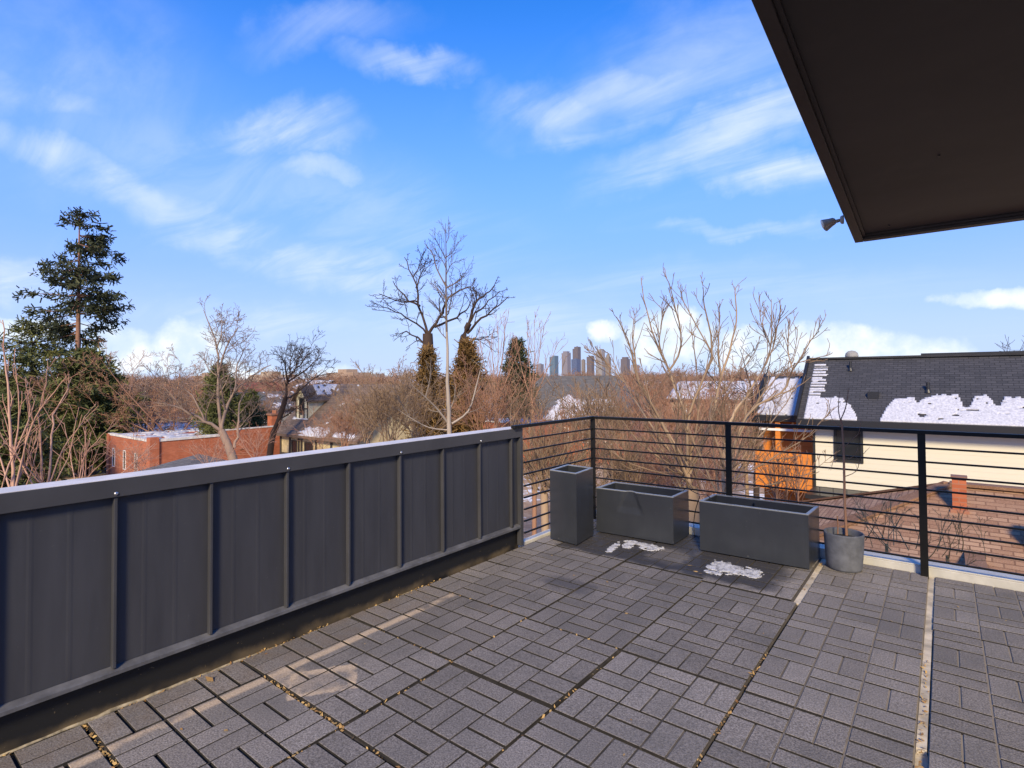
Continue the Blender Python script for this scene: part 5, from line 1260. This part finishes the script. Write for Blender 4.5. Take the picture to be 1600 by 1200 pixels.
# ---- pinkish stems at the left edge
def left_stems():
    for i, (fx, d, stems, lab) in enumerate([
        (22, 9.0, [([(22, 790), (18, 700), (14, 620), (8, 560), (4, 500)], .4, .075, .02), ([(22, 780), (40, 690), (62, 640), (95, 600), (108, 580)], -.4, .05, .012), ([(20, 720), (30, 640), (22, 560)], .3, .04, .012), ([(24, 790), (2, 720), (-20, 650)], .5, .05, .014), ([(40, 690), (46, 640), (40, 590)], .4, .03, .01)], 'pink stemmed bare tree cut by the left edge'),
        (72, 9.5, [([(72, 790), (80, 700), (84, 650), (100, 620), (112, 590)], .5, .055, .012), ([(72, 790), (64, 720), (62, 650), (72, 600), (74, 560)], -.4, .05, .012), ([(76, 760), (100, 700), (128, 660), (140, 640)], .5, .035, .01)], 'pink stemmed bare tree second from the left edge'),
        (125, 11, [([(122, 780), (130, 720), (150, 690), (172, 668)], .4, .035, .01), ([(122, 780), (112, 720), (100, 660)], .4, .035, .01), ([(122, 770), (145, 735), (190, 700)], -.4, .03, .009)], 'low pinkish shrub before the left corner of the brick building')]):
        multistem('multi_stemmed_tree' if i < 2 else 'shrub', lab, (fx, 790), d, stems, MT['bark_pink'], 130+i, .12, extra=4, exh=(1.0, 2.0),
                  P=[dict(n=(4, 6), L=.55, ang=32, seg=4, wig=.11, up=.12, t0=.25, k=4, rf=.55, rmin=.005), dict(n=(1, 2), lf=.5, ang=38, seg=3, wig=.12, up=.08, k=3, rmin=.004)])
left_stems()
for i, (x, y, d, lab) in enumerate([(215, 745, 22, 'wispy pinkish twigs before the left face of the brick building'), (330, 735, 24, 'wispy twigs over the small grey garage roof'), (400, 720, 26, 'fine twigs before the right face of the brick building'), (500, 705, 24, 'russet twigs before the eave of the half timbered house')]):
    multistem('shrub', lab, (x, y), d, [], MT['bark_pink' if i < 3 else 'bark_red'], 150+i, .06, extra=12, exh=(.9, 2.1), rs=.7,
              P=[dict(n=(5, 8), L=.8, ang=42, seg=4, wig=.16, up=.03, t0=.2, k=3, rf=.5, rmin=.006), dict(n=(2, 4), lf=.5, ang=44, seg=3, wig=.14, up=.02, k=3, rmin=.005)])

# ---- mid distance bare trees on the left
PF = [dict(n=(9, 12), lf=.42, ang=45, seg=5, wig=.15, up=.03, t0=.15, k=3, rf=.55, rmin=.014), dict(n=(6, 9), lf=.42, ang=48, seg=3, wig=.15, up=.03, k=3, rmin=.012), dict(n=(3, 5), lf=.5, ang=48, seg=2, wig=.1, k=3, rmin=.011)]
def forked():
    d = 36; g = at(362, 712, d); t = empty('forked_tree', (g[0], g[1], G_Z), 'forked bare tree in front of the brick building', 'tree'); tr = Tw(); br = Tw()
    tr.add(smooth_path([(g[0]+.2, g[1], G_Z), at(366, 730, d), at(358, 700, d), at(346, 672, d)], 3), np.linspace(.34, .22, 10), 9)
    P = [dict(n=(8, 11), L=2.2, ang=44, seg=5, wig=.16, up=.03, t0=.2, k=3, rf=.5, rmin=.014), dict(n=(5, 8), lf=.45, ang=46, seg=3, wig=.15, up=.02, k=3, rmin=.011), dict(n=(2, 4), lf=.5, ang=46, seg=2, k=3, rmin=.010)]
    for px, dz, w0, w1 in [([(346, 672), (320, 658), (285, 640), (255, 628)], -2, .26, .06), ([(346, 672), (352, 640), (366, 612), (390, 590), (424, 570)], 2, .24, .05), ([(346, 672), (340, 620), (342, 570), (336, 530), (318, 484)], 1, .24, .04), ([(342, 580), (352, 545), (372, 512)], -1, .14, .04),
                           ([(320, 658), (300, 620), (280, 600)], 1, .14, .04), ([(352, 640), (345, 600), (330, 570)], -2, .13, .04), ([(366, 612), (372, 570), (380, 545)], 1, .12, .04), ([(338, 545), (346, 515), (345, 492)], 1, .1, .03), ([(366, 700), (372, 670), (375, 630), (392, 600)], 2, .2, .04), ([(285, 640), (262, 610), (240, 600)], -1, .1, .03)]:
        limb(br, px, d, dz, w0, w1, P, jit=.04)
    tree_parts(t, tr, br, MT['bark_grey'])
    d = 42; g = at(426, 690, d); t = empty('leaning_tree', (g[0], g[1], G_Z), 'dark leaning bare tree before the half timbered house', 'tree'); tr = Tw(); br = Tw()
    tr.add(smooth_path([(g[0]-.8, g[1], G_Z), at(424, 690, d), at(436, 656, d), at(446, 622, d)], 3), np.linspace(.26, .18, 10), 9)
    for px, dz, w0, w1 in [([(446, 622), (451, 595), (462, 575), (470, 556)], 1, .22, .05), ([(450, 600), (446, 575), (440, 556)], -2, .16, .04), ([(446, 622), (470, 610), (490, 590), (510, 578)], 2, .16, .04), ([(451, 596), (476, 580), (496, 562)], -1, .15, .04), ([(455, 588), (452, 565), (462, 545)], 1, .13, .03), ([(462, 575), (480, 556), (492, 545)], 2, .13, .03), ([(436, 656), (460, 640), (484, 620)], -1, .12, .03)]:
        limb(br, px, d, dz, w0, w1, P, jit=.04)
    tree_parts(t, tr, br, MT['bark_dark'])
forked()
FINE = [dict(n=(9, 12), lf=.40, ang=48, seg=5, wig=.16, up=.02, t0=.12, k=3, rf=.5, rmin=.014), dict(n=(8, 10), lf=.42, ang=50, seg=3, wig=.15, up=.02, k=3, rmin=.012), dict(n=(5, 7), lf=.5, ang=50, seg=2, wig=.12, k=3, rmin=.011)]
bare('round_tree', 'reddish fine twigged round tree behind the brick building', ground_under(262, 50), 12.2, 1.3, MT['bark_red'], 7, 201, .34, .22, P=FINE, ang=42)
bare('round_tree', 'mauve grey twiggy tree between the pine and the forked tree', ground_under(222, 56), 10.5, 1.4, MT['bark_grey'], 7, 202, .34, .22, P=FINE, ang=46)
bare('round_tree', 'brown twiggy tree right of the conifer mass', ground_under(190, 62), 9.0, 1.5, MT['bark_red'], 6, 203, .3, .22, P=FINE, ang=48)
bare('round_tree', 'grey twiggy tree standing behind the forked tree', ground_under(395, 58), 9.5, 1.3, MT['bark_far'], 6, 204, .3, .25, P=FINE, ang=40)
bare('round_tree', 'russet tree behind the roof of the half timbered house', ground_under(520, 66), 8.8, 1.5, MT['bark_red'], 7, 205, .3, .22, P=FINE, ang=48)
bare('round_tree', 'russet tree filling the gap left of the big dark tree', ground_under(590, 52), 7.6, 1.6, MT['bark_far'], 7, 206, .3, .22, P=FINE, ang=48)
bare('round_tree', 'reddish tree behind the tall multi stemmed tree', ground_under(1085, 50), 9.6, 1.4, MT['bark_red'], 7, 207, .32, .22, P=FINE, ang=42)
bare('round_tree', 'mauve tree right of the skyline towers', ground_under(1030, 64), 10.0, 1.4, MT['bark_far'], 7, 208, .32, .22, P=FINE, ang=44)
bare('round_tree', 'russet tree left of the snowy wing of the cream house', ground_under(1165, 42), 8.4, 1.4, MT['bark_red'], 7, 209, .3, .22, P=FINE, ang=44)
bare('round_tree', 'dark gnarled tree behind the snowy wing roof', ground_under(1182, 34), 10.6, 1.1, MT['bark_dark'], 5, 210, .4, .45, P=FINE[:2], ang=38)
bare('round_tree', 'brown tree behind the ridge of the grey roofed house', ground_under(985, 78), 9.3, 1.5, MT['bark_far'], 7, 211, .3, .2, P=FINE, ang=46)
bare('round_tree', 'brown tree in front of the skyline towers', ground_under(915, 90), 8.9, 1.6, MT['bark_far'], 7, 212, .3, .2, P=FINE, ang=48)
bare('round_tree', 'sparse twigs rising behind the right end of the dark roof', ground_under(1585, 34), 10.6, 1.0, MT['bark_dark'], 5, 213, .25, .4, P=FINE[:2], ang=30)

# ---- far treeline: reads as one brown mass
def far_wood():
    global rng
    keep = rng; rng = np.random.default_rng(77); protos = []
    for k_ in range(5):
        tw = Tw(); pts = wander((0, 0, 0), (0, 0, 1), 2.4, 2, .05, .1); tw.add(pts, np.linspace(.2, .14, 3), 4)
        for i in range(7):
            a = 2*math.pi*(i+rng.random()*.6)/7; th = R(rng.uniform(12, 60)); q = wander(pts[-1], (math.cos(a)*math.sin(th), math.sin(a)*math.sin(th), math.cos(th)), 6.2, 4, .12, .03); tw.add(q, np.linspace(.10, .03, 5), 3)
            sprout(tw, q, .08, .03, 0, [dict(n=11, lf=.5, ang=45, seg=2, wig=.16, up=.02, t0=.1, k=3, rmin=.03), dict(n=7, lf=.55, ang=48, seg=1, k=3, rmin=.026)])
        V = []; Q = []; T = []; base = 0
        me = tw.mesh('proto'); n = len(me.vertices); v = np.empty(n*3, np.float32); me.vertices.foreach_get('co', v); v = v.reshape(-1, 3)
        q = np.empty(len(me.loops), np.int32); me.loops.foreach_get('vertex_index', q); q = q.reshape(-1, 4)
        tt = np.empty(n, np.float32); me.attributes['tint'].data.foreach_get('value', tt); bpy.data.meshes.remove(me); protos.append((v, q, tt))
    V = []; Q = []; T = []; base = 0
    spots = []
    for i in range(300):
        px = rng.uniform(-60, 1330); d = 75*(7.5**rng.random())
        if 735 < px < 960 and d < 130: continue
        if 380 < px < 520 and d < 85: continue
        spots.append((px, d))
    for px, d in spots:
        p = at(px, 640, d); v, q, tt = protos[rng.integers(5)]
        a = rng.uniform(0, 6.28); s = rng.uniform(.75, 1.12)*(1+.0011*min(d, 300)); c_, s_ = math.cos(a), math.sin(a)
        w = rng.uniform(.95, 1.5)
        V.append(np.stack([(v[:, 0]*c_-v[:, 1]*s_)*s*w+p[0], (v[:, 0]*s_+v[:, 1]*c_)*s*w+p[1], v[:, 2]*s*.92+G_Z], 1)); Q.append(q+base); T.append(np.clip(tt*.5+rng.uniform(0, .5), 0, 1)); base += len(v)
    o = link_mesh('far_wood', mesh_np('far_wood', np.concatenate(V), np.concatenate(Q), np.concatenate(T)), MT['bark_far'])
    tag(o, 'brown winter treeline running along the horizon', 'woodland', kind='stuff')
    rng = keep
far_wood()

# ---- conifers
def needles(tips, s, n, droop=.2, w=.16):
    """short needle sprays around twig points"""
    P = np.repeat(np.array([t[0] for t in tips]), n, axis=0); D = np.repeat(np.array([t[1] for t in tips]), n, axis=0); N = len(P)
    P = P+rng.normal(0, s*.45, (N, 3))*np.array([1, 1, .7]); D = D*.6+rng.normal(0, .75, (N, 3)); D[:, 2] -= droop; D /= np.linalg.norm(D, axis=1, keepdims=True)
    S = np.cross(D, rng.normal(0, 1, (N, 3))); S /= np.linalg.norm(S, axis=1, keepdims=True)+1e-6
    L = s*rng.uniform(.5, 1.1, (N, 1)); W = L*w
    V = np.stack([P-S*W*.5, P+S*W*.5, P+D*L+S*W*.35, P+D*L-S*W*.35], 1).reshape(-1, 3)
    return V, np.arange(N*4).reshape(N, 4), np.repeat(np.clip(rng.normal(.45, .28, N), 0, 1), 4)
def conifer(name, label, base, z0, z1, prof, bm, lm, seed, trunk_w=.4, whorl=.55, nb=7, clump=.5, n=14, droop=-.12, gaps=.0, lean=0., tip=.28, offs=0.25, lw=.16, jit=.25):
    """prof(t) -> crown radius at height fraction t (0 bottom .. 1 top)"""
    global rng
    keep = rng; rng = np.random.default_rng(seed)
    base = np.asarray(base, float); t = empty(name, tuple(base), label, 'conifer'); tr = Tw(); tips = []
    ax = lambda z: np.array([base[0]+lean*(z-base[2]), base[1], z])
    zz = np.linspace(base[2], z1, 10); tr.add(np.array([ax(z) for z in zz]), np.linspace(trunk_w/2, .03, 10), 9)
    z = z0
    while z < z1:
        f = (z-z0)/(z1-z0); rad = prof(f)
        for b in range(nb):
            if rng.random() < gaps: continue
            a = rng.uniform(0, 6.28); L = rad*rng.uniform(1-2*jit, 1.08)
            if L < .12: L = .12
            d = np.array([math.cos(a), math.sin(a), droop+rng.normal(0, .12)+.25*f]); q = wander(ax(z+rng.uniform(-.2, .2)), d, L, 4, .09, .03)
            tr.add(q, np.linspace(max(.012, .018*L), .008, 5), 4)
            m = max(2, int(L/tip))
            for i in range(m):
                u = offs+(1-offs)*(i+rng.random())/m; k_ = min(int(u*4), 3); p = q[k_]+(q[k_+1]-q[k_])*(u*4-k_)
                spread = .30*L*(1-u*.5)
                tips.append((p+rng.normal(0, 1, 3)*np.array([spread, spread, spread*.25]), unit(q[-1]-q[0])))
        z += whorl*rng.uniform(.7, 1.3)
    V, Q, T = needles(tips, clump, n, w=lw)
    link_mesh('trunk', tr.mesh('trunk', tuple(base)), bm, t); link_mesh('crown', mesh_np('crown', V-base, Q, T), lm, t)
    rng = keep
# tall ragged pine
b0 = ground_under(120, 51); top = at(120, 326, 51)[2]; lo = at(120, 530, 51)[2]
conifer('pine', 'tall ragged dark pine with a long bare reddish trunk', b0, lo, top, lambda f: np.interp(f, [0, .08, .2, .35, .5, .65, .78, .9, 1], [1.8, 3.0, 3.6, 3.8, 4.1, 3.9, 3.2, 2.0, .6]), MT['bark_pine'], MT['needles'], 301, .75, .86, 6, .55, 17, -.24, .20, tip=.44, offs=.50, jit=.36, lw=.26)
b1 = ground_under(48, 53); conifer('spruce', 'broad green conifer left of the pine trunk', b1, at(48, 700, 53)[2], at(60, 505, 53)[2], lambda f: np.interp(f, [0, .3, .6, .85, 1], [5.4, 5.2, 4.6, 3.2, 1.0]), MT['bark_dark'], MT['cedar'], 302, .4, .7, 8, .56, 15, -.10, .15, tip=.46, lw=.22)
b2 = ground_under(135, 50); conifer('spruce', 'dense yellow green conifer at the foot of the pine', b2, at(135, 720, 50)[2], at(125, 552, 50)[2], lambda f: np.interp(f, [0, .3, .6, .85, 1], [4.2, 4.1, 3.4, 2.0, .6]), MT['bark_dark'], MT['cedar'], 303, .4, .42, 13, .55, 18, -.05, .03, tip=.36, lw=.22)
b3 = ground_under(15, 38); conifer('spruce', 'dark green conifer low at the left edge', b3, at(20, 770, 38)[2], at(20, 618, 38)[2], lambda f: np.interp(f, [0, .4, .8, 1], [3.4, 3.2, 1.9, .5]), MT['bark_dark'], MT['cedar'], 304, .35, .42, 12, .45, 15, -.08, .1, tip=.4, lw=.22)
b4 = ground_under(343, 46); conifer('juniper', 'dark green juniper behind the forked tree', b4, -6.5, at(345, 572, 46)[2], lambda f: np.interp(f, [0, .4, .8, 1], [2.4, 2.2, 1.3, .3]), MT['bark_dark'], MT['cedar'], 305, .3, .35, 12, .36, 16, .5, .0, tip=.28, lw=.2)
b5 = ground_under(390, 52); conifer('juniper', 'small round dark green juniper beside the grey roofed house', b5, -6.5, at(390, 612, 52)[2], lambda f: np.interp(f, [0, .5, .85, 1], [1.5, 1.6, 1.0, .3]), MT['bark_dark'], MT['cedar'], 306, .3, .35, 10, .34, 15, .4, .0, tip=.26, lw=.2)
b6 = ground_under(668, 31); conifer('juniper', 'bronze brown columnar juniper at the foot of the big dark tree', b6, -6.8, at(668, 545, 31)[2], lambda f: np.interp(f, [0, .4, .7, .9, 1], [1.5, 1.45, 1.1, .55, .15]), MT['bark_dark'], MT['juniper'], 307, .3, .34, 10, .38, 17, .9, .12, tip=.22, lw=.16, jit=.40)
b7 = ground_under(730, 33); conifer('juniper', 'bronze brown juniper right of the birch trunk', b7, -6.8, at(726, 542, 33)[2], lambda f: np.interp(f, [0, .4, .7, .9, 1], [2.3, 2.1, 1.5, .7, .15]), MT['bark_dark'], MT['juniper'], 308, .3, .34, 12, .40, 17, .9, .12, tip=.22, lw=.16, jit=.40)
b8 = ground_under(808, 50); conifer('spruce', 'dark green spruce standing alone left of the skyline', b8, at(808, 640, 50)[2], at(810, 532, 50)[2], lambda f: np.interp(f, [0, .3, .6, .85, 1], [2.0, 1.8, 1.45, .8, .12]), MT['bark_dark'], MT['needles'], 309, .3, .34, 11, .4, 16, -.1, .0, tip=.3, lw=.22)
